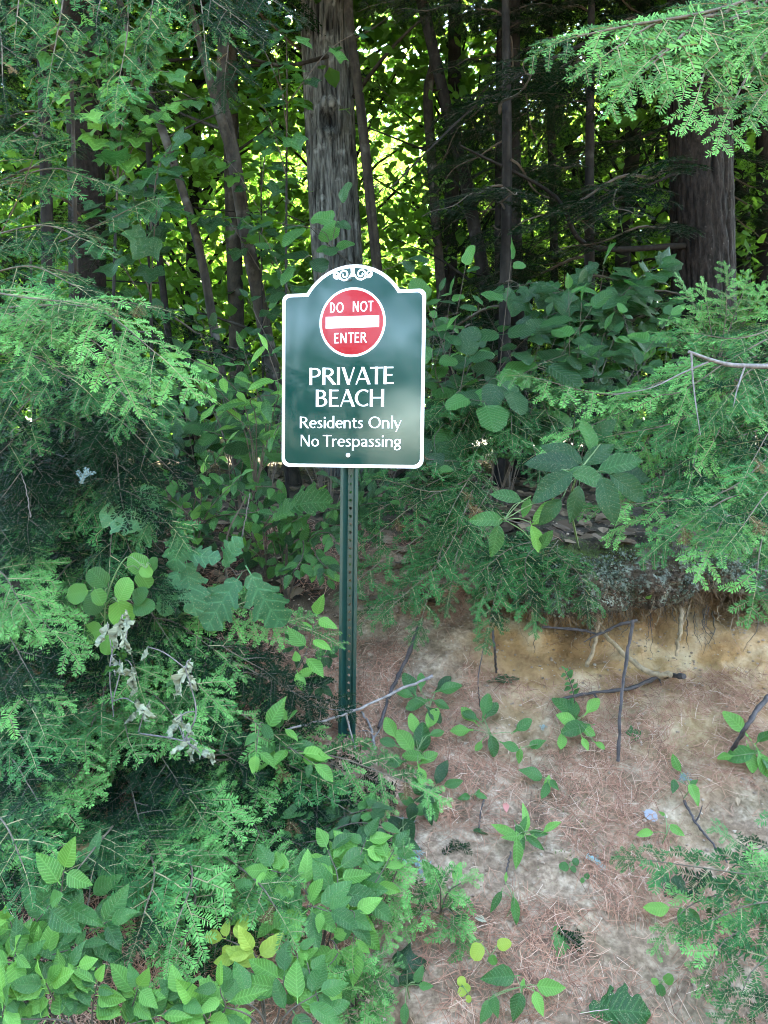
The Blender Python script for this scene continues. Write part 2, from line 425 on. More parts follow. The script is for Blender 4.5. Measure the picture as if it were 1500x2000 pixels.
def ground_material():
    m, nd, lk, bs = nodes('bank_soil')
    tc = nd.new('ShaderNodeTexCoord')
    def noise(sc, det=5, rough=.6):
        n = nd.new('ShaderNodeTexNoise'); n.inputs['Scale'].default_value = sc; n.inputs['Detail'].default_value = det; n.inputs['Roughness'].default_value = rough
        lk.new(tc.outputs['Object'], n.inputs['Vector']); return n.outputs[0]
    def att(a):
        n = nd.new('ShaderNodeAttribute'); n.attribute_name = a; return n.outputs['Fac']
    fine, midn, big, vf = noise(70), noise(14, 6), noise(3.2, 4), noise(260, 3)
    soil = ramp(nd, [(.30, (.110, .070, .045)), (.52, (.22, .155, .108)), (.74, (.42, .325, .24))]); lk.new(midn, soil.inputs[0])
    grain = ramp(nd, [(.36, (.45, .42, .40)), (.62, (1.05, 1.05, 1.05))]); lk.new(fine, grain.inputs[0])
    col = mix(nd, lk, .75, soil.outputs[0], grain.outputs[0], 'MULTIPLY')
    sandc = ramp(nd, [(.30, (.150, .080, .034)), (.50, (.27, .160, .074)), (.68, (.42, .305, .19))]); lk.new(noise(6.5, 5), sandc.inputs[0])
    sm = math_node(nd, lk, 'MULTIPLY', att('sand'), 1.5)
    sm = math_node(nd, lk, 'MINIMUM', math_node(nd, lk, 'MULTIPLY', sm, math_node(nd, lk, 'MULTIPLY_ADD', big, 1.2, .4)), 1.0)
    g2 = ramp(nd, [(.3, (.72, .70, .68)), (.6, (1, 1, 1))]); lk.new(fine, g2.inputs[0])
    sandg = mix(nd, lk, .5, sandc.outputs[0], g2.outputs[0], 'MULTIPLY')
    col = mix(nd, lk, sm, col, sandg)
    duff = ramp(nd, [(.35, (.022, .016, .012)), (.65, (.080, .060, .045))]); lk.new(fine, duff.inputs[0])
    lich = ramp(nd, [(.50, (0, 0, 0)), (.60, (1, 1, 1))]); lk.new(noise(22, 6, .7), lich.inputs[0])
    lc = mix(nd, lk, math_node(nd, lk, 'MULTIPLY', lich.outputs[0], .75), duff.outputs[0], (.23, .26, .22))
    col = mix(nd, lk, math_node(nd, lk, 'MINIMUM', math_node(nd, lk, 'MULTIPLY', att('lip'), 2.2), 1.0), col, lc)
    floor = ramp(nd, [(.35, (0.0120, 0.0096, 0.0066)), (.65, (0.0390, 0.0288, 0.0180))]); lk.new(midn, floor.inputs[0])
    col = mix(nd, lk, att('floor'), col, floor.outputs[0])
    mossm = ramp(nd, [(.52, (0, 0, 0)), (.64, (1, 1, 1))]); lk.new(noise(5.5, 5), mossm.inputs[0])
    col = mix(nd, lk, math_node(nd, lk, 'MULTIPLY', mossm.outputs[0], math_node(nd, lk, 'MULTIPLY_ADD', att('moss'), .75, .12)), col, (.055, .085, .022))
    lk.new(col, bs.inputs['Base Color'])
    bs.inputs['Roughness'].default_value = .95; bs.inputs['Specular IOR Level'].default_value = .15
    h = math_node(nd, lk, 'MULTIPLY_ADD', midn, 1.6, math_node(nd, lk, 'MULTIPLY_ADD', vf, .35, fine))
    bp = nd.new('ShaderNodeBump'); bp.inputs['Strength'].default_value = .8; bp.inputs['Distance'].default_value = .012
    lk.new(h, bp.inputs['Height']); lk.new(bp.outputs[0], bs.inputs['Normal'])
    return m
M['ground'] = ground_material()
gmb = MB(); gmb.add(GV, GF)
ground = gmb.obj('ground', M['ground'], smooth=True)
ground['kind'] = 'structure'
left_shade = np.maximum(np.clip((0.05 - GV[:, 0]) / .35, 0, 1) * np.clip((TT - 8) / 4, 0, 1), np.clip((-0.25 - GV[:, 0]) / .2, 0, 1) * np.clip((TT - 3) / .6, 0, 1))  # dark floor colour stands in for shade under the hemlocks
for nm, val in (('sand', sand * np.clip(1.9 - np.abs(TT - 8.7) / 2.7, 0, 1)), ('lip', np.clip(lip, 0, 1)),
                ('floor', np.clip(np.maximum((TT - 17.6) / 1.2, left_shade), 0, 1)), ('moss', np.clip(1 - np.abs(TT - 18.6) / 1.5, 0, 1) * WW)):
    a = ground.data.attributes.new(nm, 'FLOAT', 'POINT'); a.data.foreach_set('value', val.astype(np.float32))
BVH = BVHTree.FromPolygons([tuple(v) for v in GV], [tuple(int(q) for q in f) for f in GF])

def G(px, py, lift=0.0):
    """the spot on the ground that the photo shows at px, py, and the ground's normal there"""
    p, n, i, d = BVH.ray_cast(CAM, ray(px, py).normalized())
    if p is None: p, n = P(px, py, 3.0), Vector((0, -.4, .9))
    if n.dot(ray(px, py)) > 0: n = -n
    return p + n * lift, n

def ground_z(x, y):
    p, n, i, d = BVH.ray_cast(Vector((x, y, 30)), Vector((0, 0, -1)))
    return p.z if p else 0.0

# sunlit gravel track that shows between the trunks far behind
gm = MB()
gp = [(-3, 19.0), (1.5, 18.0), (6, 17.6), (12, 18.2), (22, 20)]
gq = [(-3, 23.0), (1.5, 23.5), (6, 24), (12, 25), (22, 28)]
cols = 40
a = curve([(x, y, 0) for x, y in gp], cols); b = curve([(x, y, 0) for x, y in gq], cols)
rows = 12
tv = [[(lambda q: (q.x, q.y, ground_z(q.x, q.y) + .03))(a[i].lerp(b[i], j / (rows - 1))) for j in range(rows)] for i in range(cols)]
ii, jj = np.meshgrid(np.arange(cols - 1), np.arange(rows - 1), indexing='ij'); ii, jj = ii.ravel(), jj.ravel()
gm.add(np.array(tv).reshape(-1, 3), np.stack([ii * rows + jj, (ii + 1) * rows + jj, (ii + 1) * rows + jj + 1, ii * rows + jj + 1], 1))
M['gravel'] = plain('pale_gravel', (.40, .36, .31), .95, .2, .3, 8.0, .5)
track = gm.obj('gravel_track', M['gravel'], smooth=True)
track['kind'] = 'structure'

# ---------------------------------------------------------------- leaves
def leaf_mesh(name, mat, wfun, n=10, fold=.18, droop=.25, wave=.03, lobes=None, seed=0, crump=0.0):
    """a leaf of length 1 along +Y from its stalk, five vertices across; wfun gives the half width along it"""
    r = np.random.default_rng(seed)
    mb = MB()
    v = np.linspace(0, 1, n)
    V, U = [], []
    ph2 = r.uniform(0, 6.28); q1, q2 = r.uniform(4, 7), r.uniform(9, 15); asym = r.normal(0, 1); irr = .055
    ph = r.uniform(0, 6.28); tw = r.uniform(-.25, .25); side = r.uniform(-.05, .05)
    for k, t in enumerate(v):
        wd0 = max(wfun(t), 0.004)
        for s in (-1, -.5, 0, .5, 1):
            wd = wd0 * (1 + irr * math.sin(q1 * t + ph2 + 2.1 * np.sign(s)) + irr * .6 * math.sin(q2 * t + ph * s) + .07 * asym * np.sign(s))
            x = s * wd
            y = t + (lobes(t) if lobes and abs(s) == 1 else 0)
            z = abs(x) * fold - droop * t * t * .5 + wave * math.sin(ph + t * 9 + s * 1.3) * abs(s)
            z += x * tw * t
            j = r.normal(0, crump, 3) if crump else (0, 0, 0)
            V.append((x + side * math.sin(t * 3) + j[0], y + j[1], z + j[2])); U.append((s * wd / .4, t))
    i, j = np.meshgrid(np.arange(n - 1), np.arange(4), indexing='ij'); i, j = i.ravel(), j.ravel()
    mb.add(V, np.stack([i * 5 + j, i * 5 + j + 1, (i + 1) * 5 + j + 1, (i + 1) * 5 + j], 1), 0, .5, U)
    # stalk
    mb.add([(-.012, -.16, .0), (.012, -.16, 0), (.010, .02, 0.002), (-.010, .02, 0.002)], [(0, 1, 2, 3)], 0, .8, [(0, 0)] * 4)
    return mb.mesh(name, mat, smooth=True)

def w_ovate(t): return .30 * (math.sin(math.pi * min(1, t ** .72)) ** .85) * (1 - .25 * t)
def w_ellip(t): return .24 * math.sin(math.pi * t ** .9) ** .8
def w_lance(t): return .17 * math.sin(math.pi * t ** .85) ** .9
def w_round(t): return .46 * math.sqrt(max(0, 1 - (2 * t - 1) ** 2)) ** .9 * (1.05 - .15 * t)
def w_heart(t): return .46 * (max(0, 1 - (2 * (t ** .85) - 1) ** 2) ** .42) * (1.0 - .28 * t)
def w_spoon(t): return .04 + .22 * max(0, math.sin(math.pi * max(0, (t - .18) / .82) ** .95)) ** .8 * (1 if t < .98 else .3)
def saw(f, k, a): return lambda t: f(t) * (1 + a * (((t * k) % 1.0) - .5)) if .08 < t < .95 else f(t)
def w_oak(t):
    env = .37 * (math.sin(math.pi * min(1, t ** 1.15 * .95 + .03)) ** .55)
    ph = (t * 3.7 + .30) % 1.0
    return max(.035, env * (.50 + .50 * (1 - abs(2 * ph - 1)) ** .9))
def l_oak(t):
    return .075 * math.sin(min(1, t * 1.2) * math.pi) * ((1 - abs(2 * ((t * 3.7 + .30) % 1.0) - 1)) > .45)

def maple_mesh(name, mat, seed):
    r = np.random.default_rng(seed)
    mb = MB()
    tips = [(-.42, .12, .30), (-.46, .55, .44), (0, 1.0, .52), (.46, .55, .44), (.42, .12, .30)]
    out = []
    ang = [-150, -128, -112, -98, -78, -66, -52, -43, -30, -18, -9, 0, 9, 18, 30, 43, 52, 66, 78, 98, 112, 128, 150]
    rad = [.24, .42, .40, .46, .43, .52, .68, .58, .50, .62, .70, .84, .70, .62, .50, .58, .68, .52, .43, .46, .40, .42, .24]
    for a, q in zip(ang, rad):
        q *= r.uniform(.93, 1.07)
        out.append((q * math.sin(math.radians(a)), .30 + q * .82 * math.cos(math.radians(a))))
    n = len(out)
    V = [(0, .30, 0)]
    fold = r.uniform(.05, .22); dr = r.uniform(.1, .4); ph = r.uniform(0, 6)
    zz = lambda x, y: abs(x) * fold - dr * y * y * .5 + .035 * math.sin(ph + 7 * x + 3 * y)
    V += [(x * .55, .30 + (y - .30) * .55, zz(x * .55, y * .6)) for x, y in out] + [(x, y, zz(x, y)) for x, y in out]
    tri = [(0, k + 2, k + 1) for k in range(n - 1)]
    quad = [(k + 1, k + 2, k + 2 + n, k + 1 + n) for k in range(n - 1)]
    U = [(0, .3)] + [(.25 + .1 * (k % 2), .3) for k in range(n)] + [(.5, .5)] * n
    mb.add(V, tri, 0, .5, U); mb.add(V, quad, 0, .5, U)
    mb.add([(-.012, -.25, 0), (.012, -.25, 0), (.010, .30, 0.002), (-.010, .30, 0.002)], [(0, 1, 2, 3)], 0, .8, [(0, 0)] * 4)
    return mb.mesh(name, mat, smooth=True)

def shrivel_mesh(name, mat, seed):
    r = np.random.default_rng(seed)
    return leaf_mesh(name, mat, lambda t: .17 * math.sin(math.pi * t) ** .7, 14, fold=r.uniform(-1.4, 1.6), droop=r.uniform(-2.2, 2.2), wave=.16, seed=seed, crump=.055)

KINDS = {'ovate': (saw(w_ovate, 9, .10), 14, .2), 'ellip': (w_ellip, 10, .22), 'lance': (w_lance, 10, .2), 'round': (w_round, 12, .10),
         'heart': (saw(w_heart, 9, .10), 19, .12), 'spoon': (w_spoon, 11, .25), 'oak': (w_oak, 32, .10), 'beech': (saw(w_ovate, 12, .07), 20, .16)}
LEAVES = {}
MIX = {'beech': ['beech', 'ovate', 'beech', 'lance'], 'ovate': ['ovate', 'ovate', 'ovate', 'ellip']}
def leaves(kind, mat):
    if (kind, mat) not in LEAVES:
        L = []
        for s in range(5):
            r = random.Random(s * 13 + len(kind))
            if kind == 'maple': L.append(maple_mesh('leaf', M[mat], s))
            elif kind == 'shrivel': L.append(shrivel_mesh('leaf', M[mat], s))
            else:
                wf, n, fo = KINDS[kind]
                L.append(leaf_mesh('leaf', M[mat], wf, n, fo * r.uniform(.5, 1.5), r.uniform(.05, .5), r.uniform(.01, .04), l_oak if kind == 'oak' else None, s))
        LEAVES[kind, mat] = L
    return LEAVES[kind, mat]

def add_leaf(root, kind, mat, loc, d, n, length, name='leaf'):
    if kind in ('beech', 'ovate') and length > .04: kind = R.choice(MIX[kind])
    me = R.choice(leaves(kind, mat))
    return put(me, name, root, frame(Vector(loc) - root.location, d, n, length))

LIGHT = Vector((0, -.62, .78))       # leaves turn towards the open sky over the water
def leafy_shoot(root, pts, kind, mat, length, n, r0=.0025, start=.3, opp=False, stem='stem_brown', spread=60, n_dir=None, droop=.25, term=True, jitter=.25, smat=None):
    """a stem through pts with n leaves along it; the stem is one part, each leaf another"""
    c = curve(pts, 14)
    mb = MB(); mb.tube([p - root.location for p in c], np.linspace(r0, r0 * .45, len(c)), 5)
    mb.obj('stem', M[stem], root, smooth=True)
    nd = n_dir or LIGHT
    k = 0
    while k < n:
        t = start + (1 - start) * (k / max(1, n - 1)) * .97
        i = min(int(t * 13), 12)
        p = c[i].lerp(c[i + 1], t * 13 - i)
        tan = (c[i + 1] - c[i]).normalized()
        lat = tan.cross(nd).normalized()
        for s in ((1, -1) if opp else ((1,) if k % 2 else (-1,))):
            if k >= n: break
            a = math.radians(spread * rnd(.7, 1.2))
            d = tan * math.cos(a) + lat * s * math.sin(a) + Vector((0, 0, -droop)) + rv(jitter * .4)
            L = length * rnd(.55, 1.2) * (1 - .25 * max(0, t - .75) / .25)
            add_leaf(root, kind, mat if not isinstance(mat, (list, tuple)) else R.choice(mat), p + d.normalized() * L * .16, d, nd + rv(jitter), L)
            k += 1
    if term:
        tan = (c[-1] - c[-2]).normalized()
        add_leaf(root, kind, mat if not isinstance(mat, (list, tuple)) else R.choice(mat), c[-1] + tan * length * .1, tan + Vector((0, 0, -droop)), nd + rv(jitter), length * rnd(.6, .95))

def placed_leaves(root, spec, kind, mat, Y, hub=None, stem='stem_green', tilt=.35, r0=.002):
    """leaves at (px, py, length px, angle deg clockwise from up): px,py is the leaf's middle as the photo shows it"""
    for q in spec:
        px, py, lp, ang = q[:4]
        y = q[4] if len(q) > 4 else Y + rnd(-.05, .05)
        L = lp / F * y
        a = math.radians(ang)
        d = Vector((math.sin(a), rnd(-.35, .1), math.cos(a))).normalized()
        c = P(px, py, y)
        base = c - d * L * .5
        n = Vector((rnd(-.3, .3), -1, tilt + rnd(-.1, .3)))
        add_leaf(root, kind, mat if not isinstance(mat, (list, tuple)) else R.choice(mat), base, d, n, L)
        if hub is not None:
            h = hub if isinstance(hub, Vector) else min(hub, key=lambda v: (v - base).length)
            mid = h.lerp(base, .55) + Vector((0, 0, .012))
            mb = MB(); mb.tube([p - root.location for p in curve([h, mid, base - d * L * .1], 7)], [r0 * .8] * 7, 4)
            mb.obj('stalk', M[stem], root, smooth=True)

# ---------------------------------------------------------------- hemlock sprays
def needles_on(mb, c, n_hint, step, nl, wd, fresh=0.0, keep=1.0, tint0=.4, spread=68):
    """two ranks of flat needles along the curve c"""
    c = np.asarray([tuple(p) for p in c])
    seg = np.linalg.norm(np.diff(c, axis=0), axis=1)
    s = np.concatenate([[0], np.cumsum(seg)])
    L = s[-1]
    m = max(3, int(L / step))
    t = np.linspace(.02, 1, m) * L
    t = np.repeat(t, 2) + N.uniform(-.3, .3, 2 * m) * step
    t = np.clip(t, 0, L)
    p = np.stack([np.interp(t, s, c[:, k]) for k in range(3)], 1)
    g = np.gradient(c, axis=0); g /= np.linalg.norm(g, axis=1)[:, None] + 1e-9
    tan = np.stack([np.interp(t, s, g[:, k]) for k in range(3)], 1)
    nn = np.asarray(n_hint, float); nn = nn / np.linalg.norm(nn)
    lat = np.cross(tan, nn); lat /= np.linalg.norm(lat, axis=1)[:, None] + 1e-9
    up = np.cross(lat, tan)
    sg = np.tile([1, -1], m)
    a = np.radians(spread + N.normal(0, 9, 2 * m)) * (1 - .45 * (t / L) ** 6)
    e = N.normal(.10, .22, 2 * m)
    d = tan * np.cos(a)[:, None] + lat * (sg * np.sin(a))[:, None] + up * e[:, None]
    d /= np.linalg.norm(d, axis=1)[:, None]
    ln = nl * N.uniform(.75, 1.15, 2 * m) * np.clip(1.15 - .55 * (t / L) ** 5, .45, 1)
    sd = np.cross(d, up); sd /= np.linalg.norm(sd, axis=1)[:, None] + 1e-9
    sd = sd + up * N.normal(0, .35, 2 * m)[:, None]
    if keep < 1:
        q = N.random(2 * m) < keep
        p, d, ln, sd, t = p[q], d[q], ln[q], sd[q], t[q]
    k = len(p)
    v0 = p; v1 = p + d * (ln * .35)[:, None] + sd * (wd * .5); v2 = p + d * ln[:, None]; v3 = p + d * (ln * .35)[:, None] - sd * (wd * .5)
    v1b = p + d * (ln * .85)[:, None] + sd * (wd * .42); v3b = p + d * (ln * .85)[:, None] - sd * (wd * .42)
    V = np.stack([v0, v1, v1b, v2, v3b, v3], 1).reshape(-1, 3)
    b = np.arange(k) * 6
    tint = tint0 + N.uniform(-.10, .10, k) + fresh * np.clip((t / L - .45) / .55, 0, 1)
    mb.add(V, np.concatenate([np.stack([b, b + 1, b + 2, b + 4], 1), np.stack([b, b + 4, b + 5, b], 1)[:0]]), 0, np.repeat(tint, 6))
    mb.add(V, np.concatenate([np.stack([b + 2, b + 3, b + 4], 1), np.stack([b, b + 4, b + 5], 1)]), 0, np.repeat(tint, 6))

def spray_into(mb, L, seed, org=(0, 0, 0), d=(0, 1, 0), n=(0, 0, 1), step=.0040, nl=.0165, wd=.0029, fresh=.35, twigmat=1, keep=1.0, droop=.35):
    r = random.Random(seed)
    o, d, n = Vector(org), Vector(d).normalized(), Vector(n).normalized()
    lat = d.cross(n).normalized()
    bend = r.uniform(-.12, .12)
    def axis(base, dr, ln, k=9, dp=droop):
        pts = []
        for i in range(k):
            t = i / (k - 1)
            pts.append(base + dr * (ln * t) - n * (dp * ln * t * t * .5) + lat * (bend * ln * t * t))
        return pts
    main = axis(o, d, L, 11)
    mb.tube(main, np.linspace(.0011 + L * .003, .0005, 11), 3, twigmat, .5, cap=False)
    needles_on(mb, main, n, step, nl, wd, fresh, keep)
    if L < .06: return
    gap = .024 + L * .034
    t = gap * 1.2
    side = r.choice((1, -1))
    while t < L * .93:
        u = t / L
        i = min(int(u * 10), 9)
        p = main[i].lerp(main[i + 1], u * 10 - i)
        tan = (main[i + 1] - main[i]).normalized()
        a = math.radians(r.uniform(44, 62))
        dr = (tan * math.cos(a) + lat * side * math.sin(a) + n * r.gauss(0, .07)).normalized()
        ln = (L * (.56 * (1 - u) ** .8 + .05) + .018) * r.uniform(.65, 1.15) * min(1, .45 + u * 2.2)
        sub = axis(p, dr, ln, 6, droop * 1.1)
        mb.tube(sub, np.linspace(.0009, .0004, 6), 3, twigmat, .6, cap=False)
        needles_on(mb, sub, n, step, nl, wd, fresh, keep)
        if ln > .09:
            q = .034
            sd = side
            while q < ln * .88:
                w = q / ln
                j = min(int(w * 5), 4)
                pp = sub[j].lerp(sub[j + 1], w * 5 - j)
                tn = (sub[j + 1] - sub[j]).normalized()
                l2 = tn.cross(n).normalized()
                aa = math.radians(r.uniform(42, 60))
                d2 = (tn * math.cos(aa) + l2 * sd * math.sin(aa) + n * r.gauss(0, .08)).normalized()
                n2 = (.42 * (ln - q) + .014) * r.uniform(.6, 1.1)
                sb = axis(pp, d2, n2, 4, droop)
                needles_on(mb, sb, n, step, nl, wd, fresh, keep)
                q += r.uniform(.028, .040); sd = -sd
        t += gap * r.uniform(.7, 1.25); side = -side

SPRAYS = {}
def spray_mesh(size, mat):
    if (size, mat) not in SPRAYS:
        SPRAYS[size, mat] = []
        for s in range(4 if size != 'S' else 3):
            mb = MB()
            L = {'S': .09, 'M': .17, 'L': .27}[size] * (1 + .12 * (s - 1))
            spray_into(mb, L, s * 7 + len(mat) * 3 + ord(size), fresh=.55 if s % 2 else .25, droop=.25 + .12 * s)
            SPRAYS[size, mat].append((mb.mesh('spray', [M[mat], M['stem_brown' if mat == 'hem_in_shade' else 'twig']]), L))
    return R.choice(SPRAYS[size, mat])

def hemlock_branch(root, pts, spray=.2, mat='hemlock', n=None, r0=.0032, gap=.056, start=.12, bare=False, stem='limb_twig', taper=.75):
    """a limb through pts; sprays on both sides in the plane across n; limb is a part, sprays its sub-parts"""
    ln0 = sum((Vector(pts[i + 1]) - Vector(pts[i])).length for i in range(len(pts) - 1))
    k = max(12, int(ln0 / .03))
    c = curve(pts, k)
    mb = MB(); mb.tube([p - root.location for p in c], np.linspace(r0, .0012, k), 6)
    limb = mb.obj('branch', M[stem], root, smooth=True)
    if bare: return limb
    acc = np.concatenate([[0], np.cumsum([(c[i + 1] - c[i]).length for i in range(k - 1)])])
    L = acc[-1]
    nh = Vector(n) if n is not None else Vector((0, -.55, .83))
    t, side = L * start, 1
    while t < L * .985:
        u = t / L
        i = min(np.searchsorted(acc, t) - 1, k - 2)
        p = c[i].lerp(c[i + 1], (t - acc[i]) / max(1e-6, acc[i + 1] - acc[i]))
        tan = (c[i + 1] - c[i]).normalized()
        lat = tan.cross(nh).normalized()
        a = math.radians(rnd(42, 66))
        want = spray * (1 - taper * u) * rnd(.7, 1.2) + .045
        me, l0 = spray_mesh('L' if want > .2 else ('M' if want > .105 else 'S'), mat)
        d = tan * math.cos(a) + lat * side * math.sin(a) + Vector((0, 0, -rnd(.0, .28)))
        if R.random() < .035: me, l0 = spray_mesh('S', 'hemlock_dry'); want *= .5
        put(me, 'spray', limb, frame(p - root.location, d, nh + rv(.13), want / l0))
        t += gap * rnd(.65, 1.3) * (.7 + .5 * (1 - u)); side = -side
    me, l0 = spray_mesh('M', mat)
    tan = (c[-1] - c[-3]).normalized()
    put(me, 'spray', limb, frame(c[-1] - root.location, tan, nh + rv(.1), (spray * .45 + .05) / l0))
    return limb

BOUGHS = {}
def bough_mesh(mat, seed):
    """a whole hemlock bough about 1.3 m long in one mesh, for trees some metres back"""
    if (mat, seed) not in BOUGHS:
        r = random.Random(seed + 50)
        mb = MB()
        Lb = 1.3
        c = [Vector((.06 * math.sin(i * .5 + seed), Lb * i / 15, -.16 * (i / 15) ** 2 * Lb + .02 * math.sin(i))) for i in range(16)]
        mb.tube(c, np.linspace(.012, .002, 16), 4, 1, .5, cap=False)
        t, side = .12, 1
        while t < 1:
            i = min(int(t * 15), 14)
            p = c[i].lerp(c[i + 1], t * 15 - i)
            a = math.radians(r.uniform(45, 68))
            ln = (.44 * (1 - t) ** .7 + .12) * r.uniform(.7, 1.15)
            d = Vector((side * math.sin(a), math.cos(a), r.uniform(-.25, .05)))
            spray_into(mb, ln, r.randrange(9999), p, d, (r.gauss(0, .12), r.gauss(0, .12), 1), .006, .017, .0042, .2, 1, .8)
            t += r.uniform(.045, .08); side = -side
        BOUGHS[mat, seed] = mb.mesh('bough', [M[mat], M['stem_brown']])
    return BOUGHS[mat, seed]
# ---------------------------------------------------------------- trees
def trunk_mesh(name, pts, radii, mat, parent, sides=40, rings=120, ridge=.10, rf=5.0, zs=1.2, flare=.35, knot=None):
    c = curve(pts, rings)
    a = np.array([tuple(p) for p in c])
    rad = np.interp(np.linspace(0, 1, rings), np.linspace(0, 1, len(radii)), radii)
    h = np.linalg.norm(a - a[0], axis=1)
    rad = rad * (1 + flare * np.exp(-h / .35))
    an = np.arange(sides) * 2 * math.pi / sides
    D = np.stack([np.cos(an), np.sin(an), np.zeros(sides)], 1)
    seed = R.randrange(1000)
    q = np.repeat(D[None], rings, 0) * rf
    q = q + np.stack([np.zeros(rings), np.zeros(rings), h * zs], 1)[:, None, :]
    nz = fbm(q.reshape(-1, 3) + seed, 3, seed).reshape(rings, sides)
    rdg = 1 - np.abs(2 * nz - 1) * 1.8
    rr = rad[:, None] * (1 + ridge * (rdg - .55) + .06 * (fbm(q.reshape(-1, 3) * .25 + seed, 2, 3).reshape(rings, sides) - .5))
    tint = np.clip(.25 + rdg * .55, 0, 1)
    if knot:
        kz, ka, kr = knot
        da = np.abs((an - ka + math.pi) % (2 * math.pi) - math.pi)
        dist = np.sqrt((da[None] * rad[:, None] / kr) ** 2 + ((a[:, 2] - kz)[:, None] / (kr * 1.5)) ** 2)
        rr += rad[:, None] * (.22 * np.exp(-(dist - 1.1) ** 2 * 5) - .42 * np.exp(-dist ** 2 * 3))
        tint = tint * np.clip(.1 + dist * .9, 0, 1)
    V = a[:, None, :] + D[None] * rr[:, :, None] - np.array(parent.location)[None, None]
    mb = MB()
    i, j = np.meshgrid(np.arange(rings - 1), np.arange(sides), indexing='ij'); i, j = i.ravel(), j.ravel(); k = (j + 1) % sides
    mb.add(V.reshape(-1, 3), np.stack([i * sides + j, i * sides + k, (i + 1) * sides + k, (i + 1) * sides + j], 1), 0, tint.reshape(-1))
    return mb.obj(name, M[mat], parent, smooth=True)

def leaf_quads(mb, p, size, r, flat=.6, tint=None, up=None):
    """folded leaf-shaped faces at the points p"""
    k = len(p)
    n = r.normal(0, 1, (k, 3)) * (1 - flat)
    n[:, 2] += 1
    n[:, 1] -= .25
    n /= np.linalg.norm(n, axis=1)[:, None]
    d = r.normal(0, 1, (k, 3)); d -= n * np.sum(d * n, 1)[:, None]; d /= np.linalg.norm(d, axis=1)[:, None] + 1e-9
    d[:, 2] -= .25
    s = np.cross(n, d)
    L = size * r.uniform(.65, 1.25, k)[:, None]
    W = L * r.uniform(.34, .48, k)[:, None]
    b = p - d * L * .5
    V = np.stack([b, p - d * L * .15 + s * W + n * L * .05, p + d * L * .22 + s * W * .72 + n * L * .05, p + d * L * .5 - n * L * .05, p + d * L * .22 - s * W * .72 + n * L * .05, p - d * L * .15 - s * W + n * L * .05], 1).reshape(-1, 3)
    i = np.arange(k) * 6
    t = (r.uniform(.1, .9, k) if tint is None else tint)
    mb.add(V, np.concatenate([np.stack([i, i + 1, i + 2, i + 3], 1), np.stack([i, i + 3, i + 4, i + 5], 1)]), 0, np.repeat(t, 6))

CROWNS = {}
def crown_mesh(mat, seed, n, size, clumps, rx, rz):
    """crown of radius rx and height rz from z = 0: flat leafy layers carried by limbs, with gaps between them"""
    key = (mat, seed, n, rx, rz)
    if key in CROWNS: return CROWNS[key]
    r = np.random.default_rng(seed)
    mb = MB()
    per = n // clumps
    for c in range(clumps):
        u = r.uniform(0.02, .98)
        prof = (math.sin(math.pi * (.14 + .78 * u)) ** .6) * rx
        a = r.uniform(0, 6.283)
        q = prof * math.sqrt(r.uniform(.06, 1))
        ctr = np.array([q * math.cos(a), q * math.sin(a), u * rz])
        rad = r.uniform(.22, .62)
        k = int(per * r.uniform(.5, 1.5))
        p = r.normal(0, 1, (k, 3)) * np.array([rad, rad, rad * .22]) + ctr
        p[:, 2] -= .22 * np.linalg.norm(p[:, :2] - ctr[:2], axis=1)
        leaf_quads(mb, p, size, r, .45, np.clip(r.uniform(.1, .9) + r.normal(0, .15, k), 0, 1))
        if c % 2 == 0:            # the limb that carries this layer
            b0 = Vector((0, 0, max(0, u * rz - .5 - .35 * q)))
            mb.tube([b0, b0.lerp(Vector(ctr), .5) + Vector((0, 0, .08)), Vector(ctr)], [.022, .014, .005], 4, 1, .5, cap=False)
    CROWNS[key] = mb.mesh('crown', [M[mat], M['bark_dark']])
    return CROWNS[key]

def add_crown(root, mat, seed, loc, rx, rz, n=7000, size=.115, clumps=90, s=1.0):
    o = put(crown_mesh(mat, seed, n, size, clumps, rx, rz), 'crown', root)
    o.location = Vector(loc) - root.location
    o.rotation_euler = (0, 0, rnd(0, 6.28))
    o.scale = (s, s, s)
    o['kind'] = 'stuff'
    return o

def px_trunk(name, label, cat, spec, mat, rpx, top=14, sides=16, rings=60, ridge=.10, group=None, rf=4.0, zs=1.2, topr=.5, flare=.3, knot=None, lean=0):
    """tree whose trunk passes the photo points spec = [(px, py), ...] from low to high at distance Y (last item)"""
    pts, Y = spec[:-1], spec[-1]
    w = [P(x, y, Y) for x, y in pts]
    d = (w[1] - w[0]) if len(w) > 1 else Vector((0, 0, 1))
    base = w[0] + d * ((ground_z(w[0].x, Y) - .1 - w[0].z) / max(.05, d.z) if d.z > .05 and w[0].z > ground_z(w[0].x, Y) else 0)
    path = [base] + w
    dd = (w[-1] - w[-2]).normalized()
    if dd.z < .5: dd = (dd + Vector((0, 0, 1))).normalized()
    while path[-1].z < top:
        dd = (dd + Vector((rnd(-.08, .08), rnd(-.08, .08), .15))).normalized()
        path.append(path[-1] + dd * 2.0)
    r = rpx / F * Y / 2
    root = thing(name, label, cat, base, group)
    trunk_mesh('trunk', path, [r * 1.04, r, r * topr], mat, root, sides, rings, ridge, rf, zs, flare, knot)
    return root, path, r

